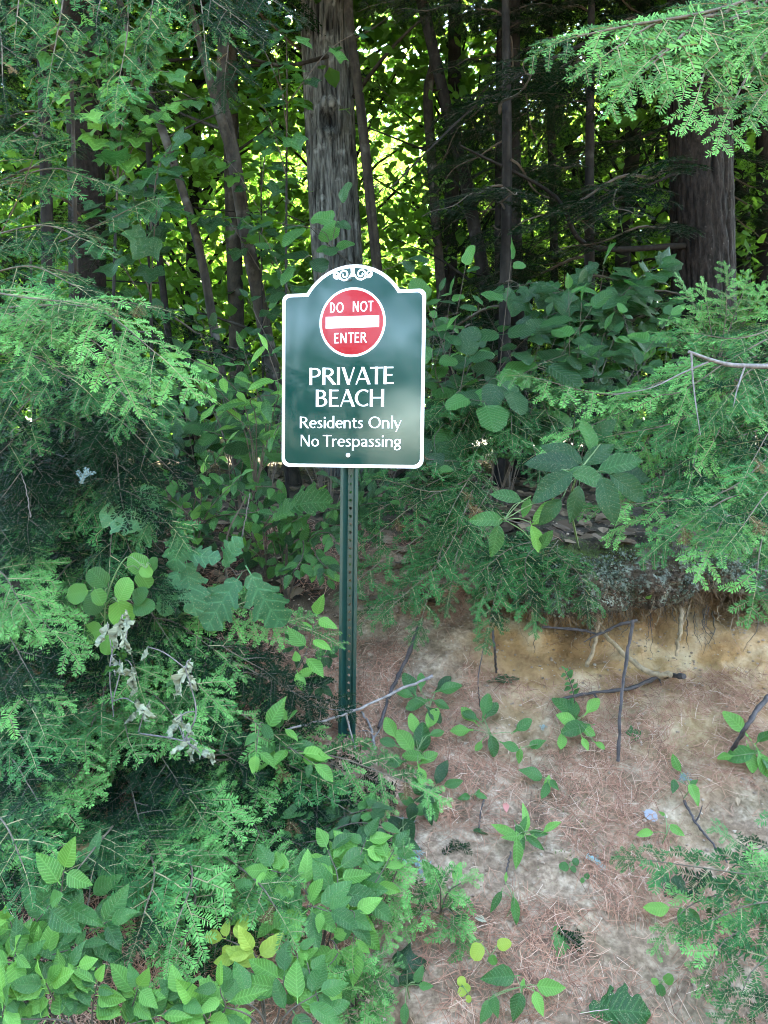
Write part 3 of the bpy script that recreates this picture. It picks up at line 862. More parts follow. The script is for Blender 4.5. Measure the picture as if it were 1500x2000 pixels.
def boughs(root, path, zlist, mat='hem_in_shade', scale=1.0, az=None, tilt=-.12, k=3):
    for z in zlist:
        i = next((i for i in range(len(path) - 1) if path[i + 1].z >= z), len(path) - 2)
        t = (z - path[i].z) / max(.01, path[i + 1].z - path[i].z)
        p = path[i].lerp(path[i + 1], max(0, min(1, t)))
        a = rnd(0, 6.283) if az is None else math.radians(rnd(*az))
        d = Vector((math.cos(a), math.sin(a), tilt + rnd(-.15, .15)))
        put(bough_mesh(mat, R.randrange(k)), 'bough', root, frame(p - root.location, d, (rnd(-.2, .2), rnd(-.35, .1), 1), scale * rnd(.75, 1.25)))

# the big oak behind the sign
oak, pth, r = px_trunk('oak_tree', 'large grey furrowed oak trunk with a dark knot hole, behind the sign', 'tree',
    [(668, 640), (654, 420), (644, 230), (637, 60), (634, -60), 6.6], 'bark_oak', 88, 17, 200, 380, .17, None, 7.5, 2.4, .75, .25,
    knot=(P(650, 232, 6.4).z, -math.pi / 2 + .05, .075))
for (x, y, z, rx, rz, s) in ((-1.2, 5.6, 6.2, 3.6, 8, 1), (1.4, 7.6, 7.2, 3.8, 8, 2), (-3.6, 5.0, 5.8, 3.6, 8, 1), (2.6, 4.6, 5.2, 3.6, 8, 1), (.4, 4.9, 6.6, 3.6, 8, 1), (-6, 3.6, 5.2, 3.6, 8, 1), (5.6, 3.4, 4.8, 3.6, 8, 1)):
    add_crown(oak, 'leaf_canopy', s, (x, y, z), rx, rz, 17000, .17, 180)  # oak's crown plus unseen crowns added overhead to shade the foreground
# broken stub and thin limbs crossing in front of the oak
for pts, r0 in ((((640, 110, 6.35), (560, 128, 6.0), (480, 110, 5.7), (440, 70, 5.5)), .018), (((690, 190, 6.5), (760, 100, 6.2), (830, 30, 6.0)), .02)):
    mb = MB(); c = curve([P(*p) for p in pts], 14); mb.tube([p - oak.location for p in c], np.linspace(r0, r0 * .4, 14), 6)
    mb.obj('limb', M['bark_thin'], oak, smooth=True)

# the big hemlock at the right
hem, pth, r = px_trunk('hemlock_tree', 'largest dark brown scaly trunk, standing at the right with pale flecks', 'tree',
    [(1376, 700), (1371, 420), (1366, 200), (1362, -60), 5.5], 'bark_hemlock', 108, 16, 170, 380, .11, None, 7.0, 4.0, .7, .2)
boughs(hem, pth, [2.7, 3.2, 3.6, 3.9, 4.2, 4.5, 4.8, 5.1], 'hem_in_shade', 1.2, (120, 235))
boughs(hem, pth, [6.0 + .35 * k for k in range(22)], 'hem_in_shade', 2.4)
for pts, r0 in ((((1330, 30, 5.3), (1180, 70, 5.0), (1050, 130, 4.8), (930, 205, 4.6), (760, 370, 4.4)), .016),
                (((1340, 480, 5.4), (1150, 480, 5.1), (1080, 380, 5.0), (900, 285, 4.8)), .022),
                (((1340, 330, 5.4), (1200, 390, 5.2), (1120, 430, 5.0)), .012)):
    mb = MB(); c = curve([P(*p) for p in pts], 18); mb.tube([p - hem.location for p in c], np.linspace(r0, r0 * .3, 18), 6)
    mb.obj('limb', M['bark_dark'], hem, smooth=True)

THIN = [
    ('forked_tree', 'slim grey tree that forks into two stems, between the oak and the leaning sapling', [(520, 660), (478, 440), (455, 300), (430, 180), (436, 90), 5.2], 'bark_thin', 27, 8),
    ('leaning_tree', 'slender grey tree leaning to the left beside the forked tree', [(428, 700), (392, 500), (345, 335), (285, 165), (250, 60), 4.9], 'bark_thin', 17, 7),
    ('dark_tree', 'thick shaded trunk half hidden by maple leaves at the left edge', [(172, 640), (168, 300), (160, 100), (150, -60), 6.0], 'bark_hemlock', 64, 14),
    ('rear_stem_tree', 'straight mottled trunk standing close behind the fork of the slim grey tree', [(462, 640), (455, 400), (450, 200), (446, 40), 7.0], 'bark_thin', 30, 10),
    ('brown_sapling', 'thin brown stem just right of the large oak trunk', [(738, 540), (722, 380), (703, 200), (682, 40), (676, -60), 6.0], 'bark_thin', 19, 9),
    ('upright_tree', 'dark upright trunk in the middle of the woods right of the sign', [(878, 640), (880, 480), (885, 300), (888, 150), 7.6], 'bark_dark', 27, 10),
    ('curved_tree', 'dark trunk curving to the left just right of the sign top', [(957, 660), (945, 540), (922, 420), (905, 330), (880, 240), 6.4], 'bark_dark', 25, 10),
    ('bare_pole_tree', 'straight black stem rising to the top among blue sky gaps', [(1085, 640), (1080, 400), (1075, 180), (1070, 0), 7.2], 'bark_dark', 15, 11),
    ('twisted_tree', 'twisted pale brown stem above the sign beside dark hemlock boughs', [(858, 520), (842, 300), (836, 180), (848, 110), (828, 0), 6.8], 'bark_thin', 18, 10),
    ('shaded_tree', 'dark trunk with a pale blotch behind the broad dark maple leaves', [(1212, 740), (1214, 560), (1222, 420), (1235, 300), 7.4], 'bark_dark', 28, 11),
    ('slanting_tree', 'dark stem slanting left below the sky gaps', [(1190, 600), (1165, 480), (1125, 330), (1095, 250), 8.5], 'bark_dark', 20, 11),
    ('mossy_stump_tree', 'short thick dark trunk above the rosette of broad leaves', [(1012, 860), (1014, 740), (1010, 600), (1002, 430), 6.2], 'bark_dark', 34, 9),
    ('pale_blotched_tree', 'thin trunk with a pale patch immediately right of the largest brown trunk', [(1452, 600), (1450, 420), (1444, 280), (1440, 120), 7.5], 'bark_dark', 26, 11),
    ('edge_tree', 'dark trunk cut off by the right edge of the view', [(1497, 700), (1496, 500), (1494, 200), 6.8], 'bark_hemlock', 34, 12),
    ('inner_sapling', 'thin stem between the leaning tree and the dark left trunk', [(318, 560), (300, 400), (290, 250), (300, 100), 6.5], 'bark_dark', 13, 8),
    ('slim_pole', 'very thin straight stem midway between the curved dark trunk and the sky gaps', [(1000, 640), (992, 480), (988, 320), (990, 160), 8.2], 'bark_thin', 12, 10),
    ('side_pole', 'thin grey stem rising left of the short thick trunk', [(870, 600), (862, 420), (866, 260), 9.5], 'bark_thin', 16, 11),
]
for k, (nm, lab, spec, mat, rpx, top) in enumerate(THIN):
    root, path, r = px_trunk(nm, lab, 'tree', spec, mat, rpx, top, 14 if rpx < 40 else 30, 60 if rpx < 40 else 120, .07, None, 3.0, 1.5, .55, .2)
    if nm == 'forked_tree':
        trunk_mesh('stem', [P(457, 310, 5.2), P(425, 210, 5.1), P(400, 120, 5.0), P(360, -40, 4.9)], [.03, .026, .018], mat, root, 12, 30, .06)
    if mat != 'bark_hemlock':
        t = path[-1]
        add_crown(root, 'leaf_canopy', k % 4, (t.x, t.y, max(6.6 if t.x > .8 else 5.4, top - 4)), 2.7, 5.5, 3600, .13, 70, rnd(.85, 1.15))
    else:
        boughs(root, path, [5.2 + .45 * q for q in range(16)], 'hem_in_shade', 2.0)
    # a few thin dead side branches
    for q in range(R.randrange(2, 5)):
        i = R.randrange(1, min(4, len(path) - 1))
        p = path[i].lerp(path[i + 1], rnd(0, .9))
        a = rnd(0, 6.28)
        e = p + Vector((math.cos(a), math.sin(a) * .4, rnd(-.1, .5))) * rnd(.4, 1.1)
        mb = MB(); c = curve([p, p.lerp(e, .5) + Vector((0, 0, rnd(-.06, .1))), e], 8)
        mb.tube([v - root.location for v in c], np.linspace(r * .28, .002, 8), 4)
        mb.obj('limb', M[mat], root, smooth=True)

# dark young hemlocks deeper in the shade
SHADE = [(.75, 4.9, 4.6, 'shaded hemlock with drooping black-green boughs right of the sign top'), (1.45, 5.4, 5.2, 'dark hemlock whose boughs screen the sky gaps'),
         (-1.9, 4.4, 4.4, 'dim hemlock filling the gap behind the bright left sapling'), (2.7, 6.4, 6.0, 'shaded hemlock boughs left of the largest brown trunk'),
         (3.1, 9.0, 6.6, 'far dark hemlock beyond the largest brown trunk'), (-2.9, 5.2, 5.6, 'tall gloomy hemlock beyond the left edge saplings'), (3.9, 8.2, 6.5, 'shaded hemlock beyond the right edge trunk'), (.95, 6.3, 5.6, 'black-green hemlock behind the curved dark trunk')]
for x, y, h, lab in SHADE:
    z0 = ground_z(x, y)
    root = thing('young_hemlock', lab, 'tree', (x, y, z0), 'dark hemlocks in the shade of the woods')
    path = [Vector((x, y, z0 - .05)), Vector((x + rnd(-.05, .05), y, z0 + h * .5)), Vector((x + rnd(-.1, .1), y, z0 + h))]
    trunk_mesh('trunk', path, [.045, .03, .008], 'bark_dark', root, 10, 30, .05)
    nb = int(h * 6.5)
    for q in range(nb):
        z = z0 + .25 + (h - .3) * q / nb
        boughs(root, path, [z], 'hem_in_shade', .95 * (1 - .55 * q / nb), None, -.18)

# green saplings a little way in
for k, (x, y) in enumerate(((-2.9, 7.4), (.75, 8.2), (1.5, 8.8), (-3.8, 8.6), (2.6, 8.0), (3.8, 9.4), (-2.5, 10.2))):
    z0 = ground_z(x, y)
    root = thing('green_sapling', 'green leafy sapling a little way into the woods behind the sign', 'sapling', (x, y, z0), 'green saplings between the trunks')
    trunk_mesh('trunk', [Vector((x, y, z0 - .1)), Vector((x + rnd(-.2, .2), y, z0 + 2)), Vector((x + rnd(-.3, .3), y, z0 + 4.4))], [.03, .02, .008], 'bark_dark', root, 8, 16, .05)
    add_crown(root, 'leaf_under', 30 + k % 3, (x, y, z0 + rnd(.3, .9)), 1.25, 4.4, 2600, .10, 60, rnd(.85, 1.15))

# leafy understorey and woods beyond, lit by the sun
far_root_label = 'slim leafy tree in the sunlit woods far behind the sign'
spots = []
for k in range(600):
    y = rnd(8.5, 40) if k > 6 else rnd(7.5, 13); x = rnd(-.58, .62) * y
    if 15.5 < y < 27 and x > .5 * (y - 14) * .2 - 1.0 and x > -1.5: continue      # the open track
    if any((x - a) ** 2 + (y - b) ** 2 < (.9 + y * .045) ** 2 for a, b in spots): continue
    spots.append((x, y))
    if len(spots) >= 60: break
for k, (x, y) in enumerate(spots):
    z0 = ground_z(x, y)
    root = thing('woodland_tree', far_root_label, 'tree', (x, y, z0), 'leafy trees in the sunlit woods')
    h = rnd(4.5, 8) + y * .12
    if .11 < x / y < .36: h = min(h, .34 * y + 1)         # low here: the sky shows over them
    lean = Vector((rnd(-.5, .5), rnd(-.4, .4), 0))
    trunk_mesh('trunk', [Vector((x, y, z0 - .1)), Vector((x, y, z0 + h * .45)) + lean * .4, Vector((x, y, z0 + h)) + lean], [rnd(.05, .13), .06, .02], R.choice(['bark_thin', 'bark_dark', 'bark_dark']), root, 8, 16, .05)
    rx = rnd(1.3, 2.1) + y * .02
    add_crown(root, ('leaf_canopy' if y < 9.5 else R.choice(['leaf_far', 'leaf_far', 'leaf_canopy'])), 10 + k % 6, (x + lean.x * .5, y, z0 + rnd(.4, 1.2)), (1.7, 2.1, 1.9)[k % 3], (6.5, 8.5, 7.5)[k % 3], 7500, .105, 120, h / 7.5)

# the far wood that closes the view
mb = MB(); r = np.random.default_rng(3)
n = 26000
ang = r.uniform(-.62, .62, n); dist = r.uniform(42, 62, n)
p = np.stack([dist * np.tan(ang), dist, 3 + r.beta(1.1, 1.6, n) * 27], 1)
keep = (fbm(p * .16, 3, 4) > .40) & ~((np.abs(p[:, 0] / p[:, 1] - .235) < .11) & ((p[:, 2] - 1.5) / p[:, 1] > .38) & (fbm(p * .4, 2, 9) > .38))
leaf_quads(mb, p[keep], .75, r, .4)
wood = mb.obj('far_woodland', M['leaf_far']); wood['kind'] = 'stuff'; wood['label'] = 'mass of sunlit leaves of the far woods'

# the wood on the near shore behind the photographer, unseen but mirrored in the sign, made tall to block low sky
mb = MB(); n = 62000
p = np.stack([r.uniform(-24, 22, n), r.uniform(-12.5, -9.5, n), r.uniform(-.3, 15, n)], 1)
keep = (fbm(p * np.array([1.5, .15, 1.5]), 2, 14) + .06 * (3.0 - p[:, 2]) / 3.5 > .475)
leaf_quads(mb, p[keep], .34, r, .4)
for x in (-20, -16, -14, -11.5, -9.2, -7.4, -5, -2, 2, 4.6, 8, 12, 17): mb.tube([(x, -11, -.4), (x + .2, -11.1, 6), (x + .1, -10.9, 14)], [.2, .16, .1], 8, 1, .5)
wood = mb.obj('unseen_shore_wood', [M['leaf_deep'], M['bark_dark']]); wood['kind'] = 'stuff'; wood['label'] = 'unseen leafy shore wood facing the glossy sign, raised to block low sky'

# ---------------------------------------------------------------- the sign
YS = 2.40
sb = P(677, 1505, YS)
zb = P(684, 913, YS).z
base = Vector((sb.x, YS, ground_z(sb.x, YS)))
H0 = zb - base.z
sign = thing('beach_sign', 'green arched sign reading PRIVATE BEACH on a perforated green metal post', 'sign', base)
sign.rotation_euler = (0, math.radians(.75), math.radians(-13.5))
M['sign_white'] = plain('white_reflective_sheet', (.82, .82, .82), .22, .5, .02)
M['sign_letter'] = plain('white_lettering', (.84, .84, .84), .25, .5, .02)
def sheet(name, col, rough):
    m, nd, lk, bs = nodes(name)
    bs.inputs['Base Color'].default_value = (*col, 1); bs.inputs['Roughness'].default_value = rough
    bs.inputs['Specular IOR Level'].default_value = .5 if 'green' in name else .3
    tc = nd.new('ShaderNodeTexCoord')
    vo = nd.new('ShaderNodeTexVoronoi'); vo.inputs['Scale'].default_value = 330; vo.inputs['Randomness'].default_value = .25
    lk.new(tc.outputs['Object'], vo.inputs['Vector'])
    wv = nd.new('ShaderNodeTexNoise'); wv.inputs['Scale'].default_value = 5; wv.inputs['Detail'].default_value = 2
    lk.new(tc.outputs['Object'], wv.inputs['Vector'])
    h = math_node(nd, lk, 'MULTIPLY_ADD', wv.outputs[0], 6.0, vo.outputs['Distance'])
    bp = nd.new('ShaderNodeBump'); bp.inputs['Strength'].default_value = .055; bp.inputs['Distance'].default_value = .0010
    lk.new(h, bp.inputs['Height']); lk.new(bp.outputs[0], bs.inputs['Normal'])
    return m
M['sign_green'] = sheet('green_reflective_sheet', (.003, .030, .025), .03)
M['sign_red'] = sheet('red_reflective_sheet', (.27, .004, .010), .05)
M['post'] = plain('green_enamel_post', (.0035, .027, .022), .36, .5, .12, 25)

def outline(inset):
    hw, hs, ht = .2285 - inset, .539 - inset, .620 - inset
    ra = .176 - inset; cz = .444
    rc = .026 - inset * .5
    pts = []
    def corner(cx, cz_, a0, a1, rr):
        for i in range(9):
            a = math.radians(a0 + (a1 - a0) * i / 8); pts.append((cx + rr * math.cos(a), cz_ + rr * math.sin(a)))
    corner(hw - rc, inset + rc, -90, 0, rc)
    corner(hw - rc * .8, hs - rc * .8, 0, 90, rc * .8)
    a0 = math.asin((hs - cz) / ra)
    for i in range(41):
        a = a0 + (math.pi - 2 * a0) * i / 40; pts.append((ra * math.cos(a), cz + ra * math.sin(a)))
    corner(-hw + rc * .8, hs - rc * .8, 90, 180, rc * .8)
    corner(-hw + rc, inset + rc, 180, 270, rc)
    return pts
def plate(name, pts, y0, y1, mat, parent):
    n = len(pts); cx = sum(p[0] for p in pts) / n; cz = sum(p[1] for p in pts) / n
    mb = MB()
    OX = .006
    f = [(x + OX, y0, z + H0) for x, z in pts] + [(x + OX, y1, z + H0) for x, z in pts]
    idx = np.arange(n)
    mb.add(f, np.stack([idx, (idx + 1) % n, (idx + 1) % n + n, idx + n], 1))
    mb.add(f[:n] + [(cx + OX, y0, cz + H0)], np.stack([idx, np.full(n, n), (idx + 1) % n], 1)[:, [0, 2, 1]])
    mb.add(f[n:] + [(cx + OX, y1, cz + H0)], np.stack([idx, (idx + 1) % n, np.full(n, n)], 1)[:, [0, 2, 1]])
    return mb.obj(name, mat, parent)
panel = plate('panel', outline(0), -.0030, -.0002, M['sign_white'], sign)
plate('green_face', outline(.0102), -.0036, -.0031, M['sign_green'], panel)
circ = lambda r, n=56: [(r * math.cos(2 * math.pi * i / n), .4455 + r * math.sin(2 * math.pi * i / n)) for i in range(n)]
disc = plate('no_entry_disc', circ(.1055), -.0041, -.0037, M['sign_white'], sign)
plate('red_field', circ(.0985), -.0046, -.0042, M['sign_red'], disc)
plate('bar', [(-.085, .429), (.085, .429), (.085, .464), (-.085, .464)], -.0051, -.0047, M['sign_letter'], disc)

# lettering drawn stroke by stroke: thick uprights, thin crossbars
def arc(cx, cy, rx, ry, a0, a1, n=20):
    return [(cx + rx * math.cos(math.radians(a0 + (a1 - a0) * i / (n - 1))), cy + ry * math.sin(math.radians(a0 + (a1 - a0) * i / (n - 1)))) for i in range(n)]
GLY = {
 'P': (.62, [[(.1, 0), (.1, 1)], [(.1, .945), (.26, .945)] + arc(.28, .715, .23, .23, 90, -90, 16) + [(.1, .485)]]),
 'R': (.66, [[(.1, 0), (.1, 1)], [(.1, .945), (.26, .945)] + arc(.27, .73, .22, .215, 90, -90, 16) + [(.1, .515)], ('T', [(.28, .5), (.60, 0)])]),
 'I': (.27, [[(.12, 0), (.12, 1)]]),
 'V': (.62, [('T', [(.06, 1), (.32, .0)]), ('t', [(.32, .0), (.57, 1)])]),
 'A': (.68, [('t', [(.05, 0), (.34, 1)]), ('T', [(.34, 1), (.64, 0)]), ('t', [(.16, .31), (.54, .31)])]),
 'T': (.58, [[(.29, 0), (.29, 1)], [(.0, .945), (.58, .945)]]),
 'E': (.53, [[(.1, 0), (.1, 1)], [(.1, .945), (.47, .945)], [(.1, .52), (.43, .52)], [(.1, .055), (.49, .055)]]),
 'B': (.62, [[(.1, 0), (.1, 1)], [(.1, .945), (.24, .945)] + arc(.25, .74, .19, .205, 90, -90, 14) + [(.1, .535)], [(.1, .525)] + [(.25, .525)] + arc(.27, .29, .235, .235, 90, -90, 14) + [(.1, .055)]]),
 'C': (.68, [arc(.42, .5, .33, .45, 52, 308, 28)]),
 'H': (.74, [[(.1, 0), (.1, 1)], [(.61, 0), (.61, 1)], [(.1, .51), (.61, .51)]]),
 'N': (.76, [('t', [(.1, 0), (.1, 1)]), ('t', [(.63, 0), (.63, 1)]), ('T', [(.12, 1), (.62, 0)])]),
 'O': (.86, [arc(.43, .5, .34, .45, 0, 360, 36)]),
 'D': (.66, [[(.1, 0), (.1, 1)], [(.1, .945), (.24, .945)] + arc(.24, .5, .30, .445, 90, -90, 20) + [(.1, .055)]]),
 'e': (.52, [arc(.28, .345, .20, .30, 5, 312, 26), ('t', [(.09, .375), (.47, .375)])]),
 's': (.42, [[(.35, .60), (.27, .645), (.17, .625), (.11, .55), (.13, .46), (.22, .38), (.31, .29), (.34, .19), (.28, .08), (.18, .04), (.05, .09)]]),
 'i': (.24, [[(.12, 0), (.12, .67)], ('dot', (.12, .90))]),
 'd': (.58, [arc(.27, .335, .20, .295, 40, 320, 24), [(.46, 0), (.46, 1.06)]]),
 'n': (.57, [[(.1, 0), (.1, .67)], arc(.28, .44, .18, .20, 175, 20, 12) + [(.46, .42), (.46, 0)]]),
 't': (.36, [[(.16, .86), (.16, .18), (.19, .08), (.27, .05), (.34, .07)], ('t', [(.02, .62), (.34, .62)])]),
 'l': (.24, [[(.12, 0), (.12, 1.06)]]),
 'y': (.50, [('T', [(.04, .67), (.25, .02)]), ('t', [(.46, .67), (.25, .02), (.14, -.30)])]),
 'r': (.38, [[(.1, 0), (.1, .67)], [(.1, .46), (.17, .58), (.26, .635), (.36, .62)]]),
 'p': (.58, [[(.1, -.32), (.1, .67)], arc(.30, .335, .20, .295, 140, -140, 24)]),
 'a': (.50, [[(.07, .57), (.17, .635), (.28, .63), (.37, .56), (.39, .46), (.39, 0)], [(.39, .38), (.22, .35), (.10, .26), (.10, .13), (.17, .05), (.27, .06), (.39, .15)]]),
 'g': (.50, [arc(.24, .44, .165, .20, 0, 360, 24), ('t', [(.34, .60), (.47, .655)]), ('t', [(.16, .27), (.11, .19), (.17, .12)]), [(.17, .12), (.36, .10), (.43, .0), (.38, -.16), (.22, -.24), (.08, -.18), (.07, -.04), (.17, .10)]]),
 'o': (.55, [arc(.28, .335, .20, .295, 0, 360, 30)]),
}
def ribbon(mb, pts, thick, thin, y, mode=None, sx=1.0):
    p = np.array(pts, float)
    g = np.gradient(p, axis=0)
    if len(p) > 2 and np.linalg.norm(p[0] - p[-1]) < 1e-6:
        g[0] = g[-1] = p[1] - p[-2]
    g /= np.linalg.norm(g, axis=1)[:, None] + 1e-9
    wv = thin + (thick - thin) * np.abs(g[:, 1]) ** 1.6
    if mode == 'T': wv[:] = thick
    if mode == 't': wv[:] = thin
    nrm = np.stack([-g[:, 1], g[:, 0]], 1)
    if len(p) == 2 and mode in ('T', 't') and abs(g[0][1]) > .5:       # slanted strokes end on the line, not square
        nrm = np.array([[-1.0, 0], [-1.0, 0]]) * np.sign(g[0][1]); wv = wv / abs(g[0][1])
    a, b = p + nrm * wv[:, None] / 2, p - nrm * wv[:, None] / 2
    a[:, 0] *= sx; b[:, 0] *= sx
    n = len(p)
    V = [(x, y, z) for x, z in a] + [(x, y, z) for x, z in b]
    i = np.arange(n - 1)
    mb.add(V, np.stack([i, i + 1, i + 1 + n, i + n], 1))
def text_line(txt, x0, x1, zbase, cap, y, parent, thick=.17, thin=.078, space=.30, track=0.0):
    adv = sum((space if c == ' ' else GLY[c][0] + track) for c in txt)
    s = (x1 - x0) / adv
    sx = s / cap
    mb = MB(); u = 0; k = 0
    for c in txt:
        if c == ' ': u += space; continue
        for st in GLY[c][1]:
            mode, pts = (st[0], st[1]) if isinstance(st, tuple) and isinstance(st[0], str) else (None, st)
            q = MB()
            if mode == 'dot':
                q.add([(pts[0] * sx + .085 * math.cos(a), y - k * 2e-5, pts[1] + .085 * math.sin(a)) for a in np.arange(14) * 2 * math.pi / 14] + [(pts[0] * sx, y - k * 2e-5, pts[1])], [(i, (i + 1) % 14, 14) for i in range(14)])
            else:
                ribbon(q, [(a * sx, b) for a, b in pts], thick, thin, y - k * 2e-5, mode)
            for V, Fc in zip(q.v, q.f):
                V = V.copy(); V[:, 0] = x0 + .006 + (V[:, 0] + u * sx) * cap; V[:, 2] = H0 + zbase + V[:, 2] * cap
                mb.add(V, Fc - Fc.min())
            k += 1
        u += GLY[c][0] + track
    return mb.obj('lettering', M['sign_letter'], parent)
text_line('DO', -.072, -.025, .476, .031, -.0052, disc, .125, .118, .3, .08)
text_line('NOT', .001, .068, .477, .031, -.0052, disc, .125, .118, .3, .06)
text_line('ENTER', -.058, .050, .383, .031, -.0052, disc, .125, .118, .3, .08)
text_line('PRIVATE', -.140, .136, .256, .053, -.0042, sign)
text_line('BEACH', -.118, .108, .188, .053, -.0042, sign)
text_line('Residents Only', -.170, .160, .1215, .036, -.0042, sign, .155, .078, .30)
text_line('No Trespassing', -.168, .160, .0645, .036, -.0042, sign, .155, .078, .24)
# scrolls under the arch
mb = MB()
def spiral(cx, cz, r0, turns, a0, sgn, n=46):
    return [(cx + sgn * (r0 * (1 - .80 * i / (n - 1))) * math.cos(math.radians(a0 + 360 * turns * i / (n - 1))), cz + (r0 * (1 - .80 * i / (n - 1))) * math.sin(math.radians(a0 + 360 * turns * i / (n - 1)))) for i in range(n)]
for sg in (-1, 1):
    for q, pts in enumerate(([(sg * .003, .606), (sg * .003, .594)] + spiral(sg * .0265, .5905, .0185, 1.55, 200, sg), [(sg * .012, .579), (sg * .028, .573), (sg * .043, .580)] + spiral(sg * .0515, .5905, .0115, 1.4, 235, sg))):
        w_ = MB(); ribbon(w_, pts, .0052, .0048, -.0042 - q * 3e-5 - (sg > 0) * 6e-5)
        for V, Fc in zip(w_.v, w_.f):
            V = V.copy(); V[:, 0] += .006; V[:, 2] += H0
            mb.add(V, Fc)
mb.add([(-.007 + .006, -.00425, .612 + H0), (.007 + .006, -.00425, .612 + H0), (.005 + .006, -.00425, .583 + H0), (-.005 + .006, -.00425, .583 + H0)], [(0, 1, 2, 3)])
mb.obj('scroll_ornament', M['sign_letter'], sign)
# bolts
def bolt(z, mat, rr):
    mb = MB()
    prof = [(rr, 0), (rr, .0015), (rr * .8, .0035), (rr * .3, .0048), (0.0003, .005)]
    n = 14
    V = [(-.003 + q * math.cos(a), -.0043 - h, H0 + z + q * math.sin(a)) for q, h in prof for a in np.arange(n) * 2 * math.pi / n]
    mb.add(V, [(k * n + i, k * n + (i + 1) % n, (k + 1) * n + (i + 1) % n, (k + 1) * n + i) for k in range(4) for i in range(n)])
    mb.obj('bolt', mat, sign, smooth=True)
bolt(.038, M['sign_letter'], .0068)
bolt(.5755, plain('dark_bolt', (.03, .05, .05), .3), .0058)
# U-channel post: two flanges, two webs, a perforated back strip with a hole every inch
mb = MB()
zt, z0 = H0 + .56, -.35
prof = [(-.0285, .0005), (-.0195, .0005), (-.0085, .0185), (.0085, .0185), (.0195, .0005), (.0285, .0005)]
th = .003
def strip(a, b):
    (x0, y0), (x1, y1) = a, b
    nx, ny = -(y1 - y0), (x1 - x0); l = math.hypot(nx, ny); nx, ny = nx / l * th, ny / l * th
    V = [(x0, y0, z0), (x1, y1, z0), (x1, y1, zt), (x0, y0, zt), (x0 + nx, y0 + ny, z0), (x1 + nx, y1 + ny, z0), (x1 + nx, y1 + ny, zt), (x0 + nx, y0 + ny, zt)]
    mb.add(V, [(0, 1, 2, 3), (5, 4, 7, 6), (3, 2, 6, 7), (0, 3, 7, 4), (1, 5, 6, 2)])
for i in (0, 1, 3, 4): strip(prof[i], prof[i + 1])
nn = 16; pitch_ = .0254; rr = .0047
for c in range(int((zt - z0) / pitch_)):
    zc = z0 + pitch_ * (c + .5)
    sq, ho = [], []
    for i in range(nn):
        a = 2 * math.pi * (i + .5) / nn
        ca, sa = math.cos(a), math.sin(a)
        k = min(.0085 / abs(ca), pitch_ / 2 / abs(sa))
        sq.append((ca * k, sa * k)); ho.append((ca * rr, sa * rr))
    # square the corners
    V = [(x, .0185, zc + z) for x, z in sq] + [(x, .0185, zc + z) for x, z in ho] + [(x, .0185 + th, zc + z) for x, z in sq] + [(x, .0185 + th, zc + z) for x, z in ho]
    f = []
    for i in range(nn):
        j = (i + 1) % nn
        f += [(i, j, nn + j, nn + i), (2 * nn + j, 2 * nn + i, 3 * nn + i, 3 * nn + j), (nn + i, nn + j, 3 * nn + j, 3 * nn + i)]
    mb.add(V, f)
    for cx_ in (-1, 1):                       # corner gaps left by the ring
        for cz_ in (-1, 1):
            cand = [s for s in sq if s[0] * cx_ > 0 and s[1] * cz_ > 0]
            e1 = max(cand, key=lambda s: abs(s[0]) - abs(s[1]) * 0 if abs(abs(s[0]) - .0085) < 1e-6 else -9)
            e1 = max([s for s in cand if abs(abs(s[0]) - .0085) < 1e-6], key=lambda s: abs(s[1]), default=None)
            e2 = max([s for s in cand if abs(abs(s[1]) - pitch_ / 2) < 1e-6], key=lambda s: abs(s[0]), default=None)
            if e1 and e2:
                mb.add([(e1[0], .0185, zc + e1[1]), (cx_ * .0085, .0185, zc + cz_ * pitch_ / 2), (e2[0], .0185, zc + e2[1])], [(0, 1, 2)])
mb.obj('post', M['post'], sign)
# ---------------------------------------------------------------- hemlock saplings and boughs close by
def hemlock_tree(name, label, base, trunk, branches, mat='hemlock', spray=.2, r=.014, group=None, gap=.056, n=None, br0=.0032):
    root = thing(name, label, 'sapling', base, group)
    if trunk:
        mb = MB(); c = curve([base - Vector((0, 0, .05))] + trunk, 20); mb.tube([p - root.location for p in c], np.linspace(r, r * .4, 20), 8)
        mb.obj('trunk', M['bark_thin'], root, smooth=True)
    for b in branches:
        pts = [P(*q) for q in b[0]]
        hemlock_branch(root, pts, b[1] if len(b) > 1 and b[1] else spray, b[2] if len(b) > 2 and b[2] else mat, n=n, gap=b[3] if len(b) > 3 else gap, r0=br0)
    return root

def fan(trunk_px, tips, Y0, Y1, rise=40, sag=1.0):
    """branch paths from a trunk line to tips: out and up, then drooping at the tip"""
    out = []
    for t in tips:
        px, py = t[:2]
        yt = t[2] if len(t) > 2 else Y1
        (x0, y0), (x1, y1) = trunk_px
        sy = py - rise - rnd(0, 60)
        u = max(0, min(1, (sy - y0) / (y1 - y0)))
        sx = x0 + (x1 - x0) * u
        dist = math.hypot(px - sx, py - sy)
        if dist > 420: sx, sy = px + (sx - px) * 420 / dist, py + (sy - py) * 420 / dist
        ym = Y0 + (yt - Y0) * .55
        mx, my = sx + (px - sx) * .55, sy + (py - sy) * .45 - 26 * sag
        out.append(([(sx, sy, Y0 if dist <= 420 else Y0 + (yt - Y0) * .35), (mx, my, ym), (px, py, yt)],))
    return out

def gp(px, py): return G(px, py)[0]

